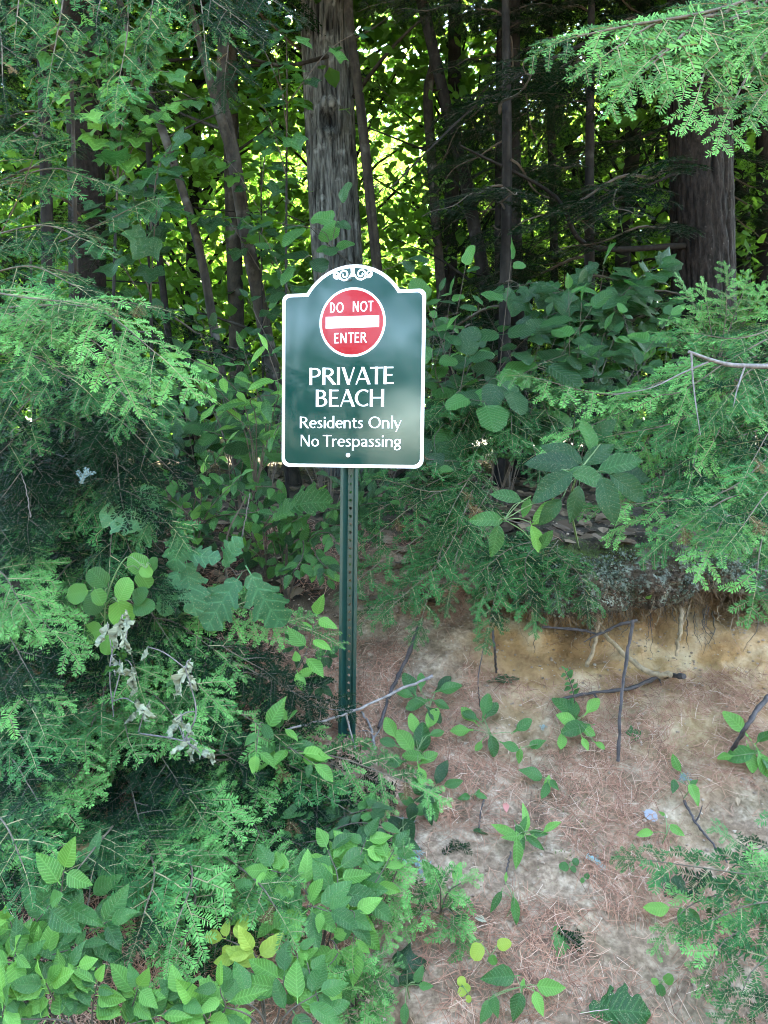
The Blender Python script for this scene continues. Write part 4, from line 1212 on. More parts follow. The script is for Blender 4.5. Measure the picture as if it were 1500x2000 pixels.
# left edge: tall young hemlock in tiers
b0 = P(150, 1200, 2.75); b0.z = max(ground_z(b0.x, b0.y), 0)
tiers = [([(-60, 560, 2.5), (30, 400, 2.3), (95, 215, 2.1)], .16), ([(-40, 380, 2.5), (90, 330, 2.3), (180, 350, 2.2)], .15), ([(-30, 300, 2.4), (40, 250, 2.2), (110, 195, 2.1)], .13),
         ([(-50, 470, 2.4), (80, 440, 2.25), (170, 470, 2.15)], .15), ([(100, 480, 2.6), (190, 440, 2.45), (270, 400, 2.4)], .14), ([(-40, 540, 2.3), (60, 520, 2.2), (150, 560, 2.1)], .15),
         ([(-60, 610, 2.2), (60, 598, 2.0), (190, 605, 1.85), (312, 695, 1.75)], .22, 'hem_fresh_lit'), ([(-60, 660, 2.15), (60, 625, 1.95), (180, 665, 1.85), (225, 720, 1.78)], .20, 'hem_fresh_lit'),
         ([(-60, 560, 2.15), (40, 580, 1.95), (140, 590, 1.85)], .18, 'hem_fresh_lit'), ([(-40, 700, 2.1), (50, 690, 2.0), (140, 740, 1.85)], .18),
         ([(140, 620, 2.6), (220, 590, 2.45), (300, 600, 2.35)], .15), ([(150, 720, 2.6), (230, 740, 2.45), (300, 780, 2.4)], .16)]
tiers += [([(145, 760 + k, 2.6), (145 + s * 70, 760 + k - 12, 2.4), (145 + s * d, 790 + k + e, 2.25)], .17) for k, s, d, e in ((0, 1, 140, 40), (20, -1, 130, 20), (60, 1, 170, 50), (70, -1, 150, 30), (130, 1, 130, 60), (140, -1, 140, 40), (190, 1, 180, 40), (200, -1, 150, 50), (250, 1, 120, 60), (260, -1, 140, 40), (310, 1, 150, 40), (330, -1, 140, 30), (-40, -1, 120, 30), (100, 1, 90, 70), (160, -1, 90, 70), (220, 1, 70, 80))]
tiers = [t if k < 12 or k % 3 == 0 else (t[0], t[1], 'hem_in_shade') for k, t in enumerate(tiers)]  # lower tiers darkened in colour, as if shaded by those above
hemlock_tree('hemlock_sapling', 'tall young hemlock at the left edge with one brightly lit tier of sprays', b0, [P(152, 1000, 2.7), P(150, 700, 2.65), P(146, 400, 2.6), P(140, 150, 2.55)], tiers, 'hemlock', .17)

# lower left: broad low hemlock
lo = fan(((230, 1720), (215, 1080)), [(170, 1195, 2.25), (60, 1240, 2.2), (120, 1320, 2.15), (270, 1330, 2.15), (40, 1400, 2.05), (250, 1440, 2.05), (410, 1400, 2.15), (560, 1345, 2.2), (520, 1425, 2.15), (330, 1500, 2.0),
     (130, 1540, 1.95), (30, 1600, 1.85), (270, 1595, 1.9), (420, 1590, 1.95), (550, 1635, 2.0), (480, 1530, 2.1), (350, 1700, 1.9), (240, 1690, 1.85), (590, 1225, 2.35), (500, 1300, 2.25), (420, 1270, 2.3), (600, 1510, 2.1),
     (20, 1480, 2.0), (170, 1440, 2.05), (330, 1250, 2.3), (350, 1410, 2.1), (200, 1370, 2.15), (610, 1360, 2.2), (90, 1160, 2.3), (10, 1300, 2.1), (300, 1640, 1.85), (140, 1660, 1.82), (450, 1480, 2.1), (0, 1720, 1.75), (210, 1260, 2.25), (390, 1340, 2.2), (370, 1560, 2.0), (80, 1480, 2.0)], 2.55, 2.1)
lo += fan(((-40, 1900), (-40, 1100)), [(40, 1180, 2.1), (50, 1300, 2.0), (60, 1380, 1.95), (50, 1450, 1.9), (60, 1540, 1.8), (70, 1620, 1.75), (40, 1700, 1.7), (110, 1240, 2.1), (100, 1420, 2.0)], 2.3, 2.0)
lo = [(q[0], .20, ('hem_fresh_lit', 'hemlock', 'hem_in_shade', 'hem_fresh_lit', 'hem_in_shade')[k % 5]) for k, q in enumerate(lo)]
hemlock_tree('hemlock_sapling', 'broad low hemlock whose bright sprays fill the lower left beside the post', Vector((-.85, 2.5, ground_z(-.85, 2.5))), [P(225, 1500, 2.55), P(215, 1080, 2.6)], lo, 'hemlock', .2, .016)
lo2 = fan(((440, 1900), (420, 1480)), [(470, 1700, 1.95), (450, 1825, 1.8), (330, 1790, 1.75), (260, 1780, 1.72), (540, 1770, 1.9), (690, 1590, 2.05), (725, 1660, 2.0), (640, 1640, 2.0), (380, 1750, 1.8), (520, 1650, 2.0), (600, 1580, 2.1), (700, 1520, 2.15), (800, 1530, 2.1), (640, 1535, 2.2), (420, 1860, 1.72)], 2.2, 1.9)
hemlock_tree('hemlock_sapling', 'low arching hemlock crossing in front of the foot of the post', Vector((-.45, 2.15, ground_z(-.45, 2.15))), None, [(q[0], .17, ('hem_fresh_lit', 'hemlock', 'hem_in_shade')[k % 3]) for k, q in enumerate(lo2)], 'hemlock', .17)
fr = [([(250, 1600, 2.15), (300, 1690, 1.75), (280, 1790, 1.60)],), ([(330, 1620, 2.15), (375, 1700, 1.75), (345, 1805, 1.60)],), ([(240, 1590, 2.1), (190, 1650, 1.75), (150, 1700, 1.62)],), ([(420, 1660, 2.1), (500, 1720, 1.75), (540, 1775, 1.65)],), ([(-40, 1560, 2.0), (10, 1610, 1.7), (45, 1690, 1.56)],), ([(380, 1700, 2.1), (380, 1770, 1.7), (350, 1860, 1.58)],)]
hemlock_tree('hemlock_sapling', 'hemlock fronds drooping low between the pleated leaves and the yellow leaves', Vector((-.5, 1.95, ground_z(-.5, 1.95))), None, [(q[0], .13, ('hemlock', 'hem_fresh_lit')[k % 2]) for k, q in enumerate(fr)], 'hemlock', .13, gap=.042)
# hidden depth behind them, its shade put in as darkened needles
bk = fan(((60, 1250), (60, 700)), [(120, 760, 2.9), (250, 900, 3.0), (300, 1000, 2.95), (60, 900, 2.7), (200, 1050, 2.8), (330, 870, 3.1), (30, 1080, 2.6), (280, 1120, 2.8), (360, 1030, 3.0), (130, 980, 2.7), (400, 940, 3.1), (90, 1130, 2.6), (180, 820, 2.9)], 3.3, 2.9)
hemlock_tree('hemlock_sapling', 'shaded hemlock sapling behind the oak seedling, left of the sign', Vector((-1.4, 3.2, ground_z(-1.4, 3.2))), [P(70, 900, 3.3), P(60, 500, 3.3)], [(q[0], .2, 'hem_in_shade') for q in bk], 'hem_in_shade', .2)

# right of the post, hanging over the bank
br = [([(930, 900, 3.2), (830, 950, 2.95), (730, 1000, 2.8)],), ([(940, 920, 3.2), (860, 960, 2.9), (760, 940, 2.75)],), ([(960, 930, 3.2), (880, 1040, 2.8), (850, 1110, 2.65), (825, 1205, 2.55)],), ([(930, 960, 3.1), (850, 1090, 2.8), (790, 1150, 2.65), (710, 1215, 2.55)],),
      ([(920, 950, 3.1), (830, 1040, 2.8), (740, 1100, 2.7), (690, 1140, 2.6)],), ([(960, 950, 3.1), (900, 1060, 2.75), (880, 1150, 2.6)],), ([(940, 900, 3.2), (900, 960, 2.9), (870, 1020, 2.75)],), ([(930, 930, 3.1), (820, 980, 2.85), (715, 1060, 2.7)],), ([(950, 900, 3.2), (870, 900, 3.0), (780, 890, 2.9)],),
      ([(930, 940, 3.0), (870, 1080, 2.7), (770, 1180, 2.55)],)]
hemlock_tree('hemlock_seedling', 'small hemlock hanging over the bank just right of the post', P(955, 920, 3.25), None, [(b[0], .115) for b in br], 'hemlock', .115, br0=.0022)
br = [([(1090, 1050, 2.95), (1020, 1080, 2.75), (975, 1140, 2.6), (955, 1225, 2.52)],), ([(1090, 1060, 2.95), (1090, 1085, 2.7), (1130, 1120, 2.6), (1145, 1175, 2.52)],), ([(1080, 1050, 2.95), (1030, 1085, 2.7), (1030, 1140, 2.6), (1040, 1195, 2.54)],),
      ([(1080, 1050, 2.95), (1000, 1070, 2.75), (935, 1120, 2.6)],), ([(1090, 1055, 2.9), (1070, 1090, 2.7), (1085, 1150, 2.58)],), ([(1070, 1055, 2.9), (980, 1090, 2.7), (945, 1165, 2.56)],)]
hemlock_tree('hemlock_seedling', 'little hemlock draped over the left end of the lichen covered overhang', P(1090, 1055, 2.98), None, [(b[0], .085) for b in br], 'hemlock', .085, br0=.0018, gap=.03)

# right: big bright hemlock with the dead grey branch
rt = [([(1500, 690, 2.7), (1330, 735, 2.45), (1190, 770, 2.3), (1045, 738, 2.2)], .16, 'hem_fresh_lit'), ([(1420, 720, 2.6), (1250, 790, 2.35), (1110, 850, 2.25)], .17), ([(1480, 730, 2.55), (1330, 820, 2.3), (1200, 850, 2.2)], .18),
      ([(1540, 900, 2.6), (1440, 950, 2.3), (1350, 1005, 2.15), (1195, 1020, 2.05)], .17, 'hem_fresh_lit'), ([(1540, 900, 2.6), (1440, 960, 2.3), (1340, 1025, 2.15), (1250, 1050, 2.05)], .17), ([(1540, 960, 2.5), (1440, 1000, 2.25), (1380, 1030, 2.1), (1325, 1070, 2.0)], .18),
      ([(1540, 960, 2.5), (1470, 1010, 2.25), (1420, 1040, 2.1), (1395, 1085, 2.0)], .18), ([(1560, 980, 2.4), (1500, 1030, 2.2), (1485, 1070, 2.05), (1478, 1130, 2.0)], .18, 'hem_fresh_lit'), ([(1540, 820, 2.6), (1400, 870, 2.35), (1290, 935, 2.2)], .2),
      ([(1540, 850, 2.55), (1460, 930, 2.3), (1400, 1000, 2.2)], .2), ([(1350, 720, 2.5), (1360, 790, 2.4), (1365, 850, 2.3), (1350, 930, 2.2)], .17), ([(1500, 740, 2.6), (1440, 780, 2.4), (1395, 860, 2.3)], .19), ([(1560, 760, 2.5), (1510, 830, 2.35), (1470, 900, 2.2)], .19),
      ([(1560, 620, 2.7), (1450, 660, 2.5), (1350, 650, 2.4)], .15), ([(1540, 640, 2.6), (1430, 700, 2.45), (1330, 765, 2.3), (1260, 770, 2.25)], .18), ([(1560, 1040, 2.3), (1530, 1060, 2.1), (1525, 1110, 2.0)], .17), ([(1480, 800, 2.6), (1370, 900, 2.4), (1250, 900, 2.3)], .19),
      ([(1520, 880, 2.5), (1400, 930, 2.3), (1320, 1000, 2.15)], .19), ([(1550, 700, 2.6), (1470, 720, 2.4), (1420, 780, 2.3)], .18), ([(1460, 700, 2.6), (1330, 780, 2.4), (1270, 850, 2.3), (1230, 930, 2.25)], .17), ([(1560, 900, 2.4), (1500, 960, 2.2), (1450, 1060, 2.05)], .19)]
rt = [([(x, y - (32 if y > 985 and x < 1470 else 0), d + .28 * max(0, min(1, (1420 - x) / 180))) for x, y, d in q[0]],) + tuple(q[1:]) for q in rt]
rt = [q if len(q) > 2 else (q[0], q[1], ('hemlock', 'hem_fresh_lit', 'hemlock', 'hemlock', 'hem_fresh_lit')[k % 5]) for k, q in enumerate(rt)]
rh = hemlock_tree('hemlock_sapling', 'bright spreading hemlock at the right above the eroded bank', P(1620, 1080, 2.75), [P(1610, 800, 2.75), P(1600, 500, 2.8)], rt, 'hemlock', .18, .022)
db = thing('dead_branch', 'bare grey dead branch sticking out above the bright spreading hemlock', 'branch', P(1520, 716, 2.35))
mb = MB(); c = curve([P(1540, 716, 2.4), P(1440, 714, 2.33), P(1395, 705, 2.28), P(1345, 687, 2.25)], 16); mb.tube([p - db.location for p in c], np.linspace(.0085, .0045, 16), 8); mb.obj('wood', M['dead_twig'], db, smooth=True)
for pts in ([(1455, 714, 2.34), (1440, 760, 2.3), (1432, 795, 2.28)], [(1390, 704, 2.28), (1330, 730, 2.25), (1270, 758, 2.22), (1195, 772, 2.2)], [(1350, 690, 2.25), (1355, 760, 2.24), (1368, 850, 2.2)]):
    mb = MB(); c = curve([P(*q) for q in pts], 12); mb.tube([p - db.location for p in c], np.linspace(.0035, .001, 12), 5); mb.obj('twig', M['dead_twig'], db, smooth=True)

# upper right: near bough in the open light
ub = thing('hemlock_bough', 'pale bright hemlock bough reaching in at the upper right, nearest of all', 'bough', P(1600, -60, 1.3))
limb = [([(1640, -106, 1.5), (1480, -10, 1.32), (1370, 26, 1.26), (1230, 50, 1.24), (1128, 71, 1.22)], 0.079), ([(1620, -2, 1.4), (1540, 62, 1.3), (1470, 134, 1.25), (1425, 214, 1.2)], 0.079), ([(1500, -14, 1.34), (1440, 38, 1.28), (1390, 102, 1.24), (1365, 178, 1.2)], 0.079),
        ([(1420, 10, 1.3), (1350, 54, 1.25), (1300, 102, 1.22), (1240, 154, 1.2)], 0.065), ([(1640, 30, 1.4), (1580, 94, 1.3), (1530, 142, 1.25), (1490, 186, 1.2)], 0.079), ([(1600, -66, 1.45), (1520, 30, 1.32), (1450, 78, 1.28)], 0.079), ([(1560, -50, 1.4), (1480, 14, 1.3), (1330, 78, 1.24), (1270, 118, 1.21)], 0.072), ([(1640, -42, 1.3), (1560, 14, 1.22), (1500, 54, 1.18)], 0.086),
        ([(1470, -6, 1.32), (1400, 30, 1.27), (1290, 42, 1.25), (1190, 102, 1.22)], 0.065)]
for pts, s in limb: hemlock_branch(ub, [P(*q) for q in pts], s, 'hem_fresh_lit', gap=.034, r0=.004, n=Vector((.1, -.75, .65)))

# lower right corner
lr = [([(1645, 1760, 1.75), (1525, 1720, 1.7), (1405, 1700, 1.7), (1265, 1680, 1.75)], 0.074, 'hemlock'), ([(1645, 1780, 1.7), (1505, 1730, 1.68), (1365, 1760, 1.7), (1315, 1800, 1.68)], 0.074, 'hem_fresh_lit'), ([(1645, 1800, 1.68), (1525, 1790, 1.64), (1425, 1830, 1.62), (1395, 1870, 1.6)], 0.081, 'hem_fresh_lit'),
      ([(1665, 1820, 1.65), (1565, 1830, 1.6), (1475, 1890, 1.56), (1445, 1950, 1.54)], 0.081, 'hemlock'), ([(1665, 1620, 1.8), (1575, 1625, 1.78), (1475, 1660, 1.76), (1445, 1650, 1.75)], 0.062, 'hemlock'), ([(1665, 1700, 1.75), (1585, 1690, 1.72), (1505, 1700, 1.7)], 0.068, 'hem_fresh_lit'), ([(1665, 1840, 1.6), (1585, 1870, 1.56), (1525, 1930, 1.52)], 0.081, 'hemlock'), ([(1645, 1760, 1.72), (1525, 1760, 1.66), (1455, 1770, 1.64), (1385, 1800, 1.64)], 0.074, 'hemlock')]
hemlock_tree('hemlock_seedling', 'hemlock sprays lying over the soil in the lower right corner', P(1640, 1760, 1.78), None, lr, 'hemlock', .08, gap=.05, br0=.0024)

# upper left: dark sprays hanging into view
ul = [([(300, -140, 2.4), (380, -30, 2.3), (470, 40, 2.2)],), ([(300, -120, 2.4), (300, -20, 2.25), (290, 60, 2.2)],), ([(380, -140, 2.5), (470, -40, 2.35), (540, 5, 2.25)],), ([(360, -130, 2.5), (390, -10, 2.3), (400, 80, 2.2)],), ([(200, -120, 2.5), (200, -30, 2.3), (190, 30, 2.2)],), ([(60, -120, 2.4), (40, -20, 2.2), (30, 60, 2.1)],), ([(-30, -80, 2.3), (0, 60, 2.1), (5, 150, 2.0)],), ([(140, -120, 2.4), (120, 20, 2.2), (100, 130, 2.1)],), ([(430, -120, 2.5), (450, 20, 2.4), (440, 140, 2.3)],), ([(240, -120, 2.4), (250, 40, 2.25), (230, 170, 2.15)],)]
hemlock_tree('hemlock_bough', 'dark hemlock sprays hanging down from above at the upper left', P(330, -200, 2.6), None, [(b[0], .15, ('hem_in_shade', 'hemlock')[k % 2]) for k, b in enumerate(ul)], 'hem_in_shade', .15)

# middle right: a few dark sprays low behind the hobblebush
mr = fan(((990, 900), (1000, 700)), [(860, 800, 3.1), (1080, 830, 3.1), (930, 880, 3.0), (790, 870, 3.2), (1120, 790, 3.2), (1000, 850, 3.0), (900, 840, 3.1), (720, 900, 3.2), (840, 900, 3.0), (1050, 900, 3.0)], 3.5, 3.1)
hemlock_tree('hemlock_seedling', 'low shaded hemlock on the forest floor behind the whorl of large oval leaves', P(990, 930, 3.5), [P(995, 760, 3.5)], [(q[0], .16, 'hemlock') for q in mr], 'hemlock', .16)

# feathery yellow-green shoots of white cedar and yew
def shoots(name, label, tips, base, Y, s=.07, cat='seedling'):
    root = thing(name, label, cat, P(*base, Y))
    for px, py in tips:
        hemlock_branch(root, [P(*base, Y), P((base[0] + px) / 2 + rnd(-8, 8), (base[1] + py) / 2 - 12, Y - .03), P(px, py, Y - .05)], s, 'hem_fresh_lit', r0=.0025, gap=.026, start=.25)
shoots('cedar_shoot', 'feathery upright cedar shoots before the base of the largest brown trunk', [(1345, 575), (1380, 590), (1450, 575), (1420, 560), (1330, 640), (1470, 600), (1360, 640), (1490, 570), (1310, 660)], (1400, 720), 2.9, .09)
shoots('yew_seedling', 'yellow-green needle seedling on the soil right of the leafy shrub', [(850, 1715), (900, 1725), (890, 1790), (815, 1795), (905, 1825)], (860, 1785), 1.88, .035)
shoots('yew_seedling', 'bright needle seedling tucked between the shrub and the bare soil', [(735, 1725), (770, 1760), (750, 1800), (700, 1780), (780, 1690)], (745, 1775), 1.85, .035)
shoots('yew_seedling', 'pale needle seedling at the bottom edge under the bright leafy shrub', [(650, 1940), (690, 1890), (720, 1960), (740, 1910), (670, 1980), (700, 1930)], (695, 1970), 1.68, .045)

# ---------------------------------------------------------------- leafy plants
def hub_pts(*q): return [P(*a) for a in q]

oks = thing('oak_seedling', 'oak seedling with large lobed blue-green leaves left of the post', 'seedling', P(455, 1230, 2.6))
hub = hub_pts((300, 1060, 2.35), (462, 1125, 2.3), (420, 1080, 2.4))
mb = MB(); mb.tube([p - oks.location for p in curve([P(470, 1300, 2.65), P(440, 1080, 2.45), P(480, 970, 2.4)], 14)], np.linspace(.005, .002, 14), 6); mb.obj('stem', M['stem_brown'], oks, smooth=True)
mb = MB(); mb.tube([p - oks.location for p in curve([P(446, 1110, 2.45), P(380, 1070, 2.4), P(300, 1055, 2.35)], 10)], [.0022] * 10, 5); mb.obj('stem', M['stem_brown'], oks, smooth=True)
placed_leaves(oks, [(240, 1015, 105, -75), (288, 985, 80, -12), (345, 1075, 90, 185), (395, 1085, 70, 95), (285, 1050, 70, 215), (375, 1150, 105, 165), (330, 1160, 90, 200), (432, 1180, 115, 212), (522, 1175, 126, 150), (455, 1080, 70, 30)], 'oak', 'leaf_blue', 2.3, hub, 'stem_brown')
ok2 = thing('oak_seedling', 'single lobed oak leaf shoot against the left side of the post', 'seedling', P(520, 1030, 2.7))
placed_leaves(ok2, [(598, 985, 105, 80), (560, 1000, 60, 60)], 'oak', 'leaf_mid', 2.6, hub_pts((535, 1000, 2.65)), 'stem_brown')
mb = MB(); mb.tube([p - ok2.location for p in curve([P(520, 1100, 2.75), P(515, 1030, 2.68), P(545, 995, 2.62)], 8)], [.002] * 8, 5); mb.obj('stem', M['stem_brown'], ok2, smooth=True)

rl = thing('bittersweet_vine', 'vine with round pale green leaves left of the oak seedling', 'vine', P(225, 1420, 2.35))
mb = MB(); mb.tube([p - rl.location for p in curve([P(225, 1420, 2.35), P(212, 1300, 2.25), P(206, 1180, 2.2), P(245, 1090, 2.18), P(285, 1110, 2.15)], 18)], np.linspace(.0028, .0015, 18), 5); mb.obj('stem', M['stem_green'], rl, smooth=True)
placed_leaves(rl, [(190, 1130, 46, -40), (240, 1150, 48, 20), (270, 1096, 46, -70), (280, 1184, 44, 95), (236, 1200, 56, 170), (178, 1180, 46, 200), (192, 1166, 36, 150), (150, 1158, 46, -100), (180, 1238, 48, -110), (208, 1260, 40, 190), (298, 1108, 26, 40), (285, 1116, 28, 120), (283, 1132, 38, 150), (272, 1162, 38, 60), (300, 1098, 22, 20)],
              'round', ['leaf_fresh', 'leaf_fresh', 'leaf_mid'], 2.16, hub_pts((206, 1180, 2.2), (245, 1110, 2.18), (212, 1250, 2.22), (285, 1110, 2.15)))

wt = thing('withered_vine', 'withered vine with crumpled whitish leaves over the low hemlock', 'vine', P(250, 1440, 2.1))
hubs = [[(240, 1200, 2.1), (215, 1300, 2.08), (222, 1400, 2.08)], [(250, 1210, 2.1), (240, 1290, 2.08), (220, 1370, 2.08)], [(270, 1432, 2.08), (360, 1448, 2.0), (400, 1480, 2.0)], [(360, 1448, 2.02), (383, 1390, 2.0), (362, 1305, 1.98)]]
for h in hubs:
    mb = MB(); mb.tube([p - wt.location for p in curve([P(*q) for q in h], 12)], np.linspace(.0028, .0015, 12), 5); mb.obj('stem', M['dead_twig'], wt, smooth=True)
hp = [P(*q) for h in hubs for q in h]
placed_leaves(wt, [(250, 1215, 40, 170), (232, 1240, 60, 190), (246, 1255, 50, 160), (236, 1285, 46, 200), (230, 1300, 38, 150), (215, 1310, 36, 240), (262, 1330, 50, 170), (245, 1315, 36, 100), (278, 1385, 42, 120), (282, 1278, 26, 200), (358, 1328, 70, 200), (345, 1330, 46, 235), (376, 1336, 40, 160), (345, 1415, 42, 200), (362, 1420, 38, 130), (330, 1425, 32, 250), (395, 1470, 46, 110), (410, 1475, 40, 140), (378, 1470, 38, 190), (355, 1460, 34, 230), (285, 1390, 34, 200)],
              'shrivel', ['leaf_wither', 'leaf_wither', 'leaf_mid'], 2.03, hp, 'dead_twig')
wt2 = thing('withered_vine', 'dry curled leaf scraps on thin twigs beside the whitish vine', 'vine', P(240, 1400, 2.15))
placed_leaves(wt2, [(205, 1240, 40, 190), (268, 1360, 40, 160), (290, 1400, 36, 130), (258, 1400, 30, 220)], 'shrivel', 'leaf_wither', 2.1, [P(225, 1320, 2.12), P(265, 1380, 2.12)], 'dead_twig')

def shrub(name, label, base, shoots_, kind, mat, length, cat='shrub', group=None, **kw):
    root = thing(name, label, cat, base, group)
    for s in shoots_:
        pts, n = s[0], s[1]
        L = s[2] if len(s) > 2 else length
        leafy_shoot(root, [base] + [P(*q) for q in pts], kind, mat, L, n, **kw)
    return root

# behind the sign, left: pointed leaves catching light
shrub('dogwood_shrub', 'shrub with bright pointed leaves touching the left edge of the sign', P(500, 960, 2.75),
      [([(470, 820, 2.7), (400, 745, 2.6), (300, 730, 2.5)], 10, .10), ([(480, 800, 2.7), (430, 730, 2.55), (370, 700, 2.5)], 9, .09), ([(520, 820, 2.7), (500, 760, 2.55), (478, 690, 2.5)], 8, .10), ([(530, 820, 2.65), (545, 760, 2.55), (525, 690, 2.5)], 7, .10), ([(500, 820, 2.65), (490, 780, 2.55), (545, 770, 2.5)], 6, .10), ([(490, 850, 2.65), (440, 800, 2.55), (380, 750, 2.5)], 10, .09), ([(520, 870, 2.65), (545, 830, 2.55), (535, 850, 2.5)], 6, .09)],
      'lance', ['leaf_fresh', 'leaf_fresh', 'leaf_mid'], .10, opp=True)
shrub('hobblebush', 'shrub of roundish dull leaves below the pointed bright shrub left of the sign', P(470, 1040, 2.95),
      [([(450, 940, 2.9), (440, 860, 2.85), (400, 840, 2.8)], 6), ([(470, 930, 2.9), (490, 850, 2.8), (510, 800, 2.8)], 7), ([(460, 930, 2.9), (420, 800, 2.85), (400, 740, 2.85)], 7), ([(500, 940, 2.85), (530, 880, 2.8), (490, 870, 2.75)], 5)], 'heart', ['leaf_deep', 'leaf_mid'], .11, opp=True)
shrub('viburnum_shrub', 'low shrub of small oval leaves just left of the post', P(560, 1180, 2.85),
      [([(520, 1020, 2.75), (470, 960, 2.65), (430, 945, 2.6)], 14), ([(560, 1040, 2.75), (550, 960, 2.65), (500, 950, 2.6)], 12), ([(600, 1060, 2.7), (640, 1040, 2.6), (655, 1060, 2.55)], 14), ([(590, 1060, 2.7), (590, 1090, 2.6), (570, 1120, 2.55)], 10), ([(600, 1060, 2.7), (620, 1090, 2.6), (640, 1110, 2.55)], 12), ([(560, 1060, 2.75), (590, 1010, 2.65), (570, 1020, 2.6)], 12), ([(540, 1040, 2.75), (480, 1010, 2.65), (420, 960, 2.6)], 12)],
      'ovate', ['leaf_mid', 'leaf_mid', 'leaf_deep'], .062, opp=True)
shrub('viburnum_shrub', 'dim shrub of oval leaves under the left half of the sign', P(420, 980, 3.2),
      [([(380, 900, 3.1), (330, 860, 3.0), (290, 820, 2.95)], 10), ([(420, 900, 3.1), (370, 820, 3.0), (320, 830, 2.95)], 10), ([(430, 900, 3.1), (420, 840, 3.0), (440, 800, 2.95)], 9), ([(450, 920, 3.0), (500, 880, 2.95), (540, 890, 2.9)], 10), ([(380, 920, 3.0), (260, 830, 2.9), (215, 825, 2.85)], 9)], 'ovate', ['leaf_deep', 'leaf_mid'], .085, opp=True)

shrub('viburnum_shrub', 'dense leafy shrub on the shaded slope between the oak seedling and the post', P(520, 1130, 2.95),
      [([(500, 1060, 2.85), (440, 1010, 2.75)], 10), ([(540, 1060, 2.85), (560, 1000, 2.75)], 10), ([(500, 1080, 2.8), (400, 1050, 2.7)], 10), ([(560, 1090, 2.8), (600, 1060, 2.7)], 10), ([(600, 1100, 2.8), (640, 1130, 2.65)], 10), ([(470, 1040, 2.85), (360, 960, 2.75)], 11), ([(560, 1040, 2.85), (620, 960, 2.7)], 10), ([(520, 1040, 2.85), (500, 960, 2.75)], 10), ([(600, 1060, 2.85), (655, 990, 2.7)], 9)],
      'ellip', ['leaf_mid', 'leaf_mid', 'leaf_deep', 'leaf_fresh'], .078, opp=True)
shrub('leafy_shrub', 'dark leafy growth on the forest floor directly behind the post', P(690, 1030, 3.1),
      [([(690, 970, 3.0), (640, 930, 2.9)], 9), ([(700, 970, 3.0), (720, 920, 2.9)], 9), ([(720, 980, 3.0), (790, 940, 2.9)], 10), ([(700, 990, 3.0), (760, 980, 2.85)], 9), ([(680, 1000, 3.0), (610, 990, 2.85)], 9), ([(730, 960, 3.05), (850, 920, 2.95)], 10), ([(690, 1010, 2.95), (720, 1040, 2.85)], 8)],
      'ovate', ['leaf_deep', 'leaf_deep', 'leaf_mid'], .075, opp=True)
shrub('birch_shrub', 'leafy toothed shrub filling the gap above the oak seedling left of the sign', P(380, 1120, 2.75),
      [([(360, 1000, 2.65), (330, 930, 2.55)], 10), ([(390, 1000, 2.65), (400, 910, 2.55)], 10), ([(400, 1010, 2.6), (470, 930, 2.5)], 10), ([(370, 1010, 2.6), (280, 950, 2.5)], 10), ([(400, 1020, 2.6), (500, 1000, 2.5)], 9), ([(380, 980, 2.65), (440, 870, 2.6)], 10)],
      'ovate', ['leaf_mid', 'leaf_fresh', 'leaf_mid', 'leaf_deep'], .07, opp=True)
# seedlings beside the post
shrub('birch_seedling', 'upright seedling with bright toothed leaves on a thin stem left of the post', gp(565, 1400), [([(575, 1320, 2.3), (600, 1270, 2.27), (618, 1205, 2.25)], 8)], 'ovate', 'leaf_fresh', .072, opp=False, spread=75)
shrub('birch_seedling', 'seedling with broad leaves low at the left side of the post', gp(560, 1500), [([(545, 1440, 2.15), (560, 1410, 2.12)], 5), ([(540, 1460, 2.15), (600, 1470, 2.1)], 4), ([(530, 1450, 2.15), (510, 1410, 2.1), (500, 1470, 2.05)], 5), ([(560, 1460, 2.1), (610, 1490, 2.05)], 4)], 'ovate', ['leaf_mid', 'leaf_fresh'], .082)
shrub('birch_seedling', 'dark leaved seedling on the shaded litter behind the post foot', gp(600, 1320), [([(610, 1290, 2.5), (640, 1280, 2.45)], 6), ([(590, 1290, 2.5), (570, 1250, 2.45)], 6), ([(600, 1330, 2.45), (625, 1340, 2.4)], 6)], 'ovate', 'leaf_deep', .06)
shrub('vetch_seedling', 'tiny four leaved sprig at the right side of the post foot', gp(705, 1465), [([(702, 1445, 2.18)], 4)], 'ovate', 'leaf_mid', .038, opp=True)

# right: five broad leaves, dogwood
dg = thing('dogwood_seedling', 'whorl of large smooth oval leaves on the forest floor right of the sign', 'seedling', G(1130, 1070)[0])
placed_leaves(dg, [(1080, 905, 106, -82, 2.36), (1100, 885, 89, -65, 2.41), (1078, 950, 100, -125, 2.26), (1148, 935, 84, 110, 2.26), (1125, 985, 78, 190, 2.21), (1190, 975, 98, 165, 2.21), (1212, 910, 89, 75, 2.36), (1170, 885, 78, 55, 2.41), (1150, 850, 67, -15, 2.46), (1180, 845, 69, 40, 2.51), (1225, 955, 89, 130, 2.31), (1075, 1000, 67, 220, 2.23), (1235, 930, 85, 100, 2.41)], 'ellip', ['leaf_deep', 'leaf_mid', 'leaf_deep'], 2.48, hub_pts((1128, 930, 2.50), (1172, 870, 2.82)))
mb = MB(); mb.tube([p - dg.location for p in curve([G(1130, 1070)[0], P(1115, 985, 2.5), P(1130, 925, 2.35), P(1172, 868, 2.43)], 12)], np.linspace(.004, .002, 12), 6); mb.obj('stem', M['stem_green'], dg, smooth=True)
dg2 = thing('dogwood_seedling', 'sprig of smaller, paler oval leaves hanging over the bank edge right of the post', 'seedling', P(1060, 1000, 2.8))
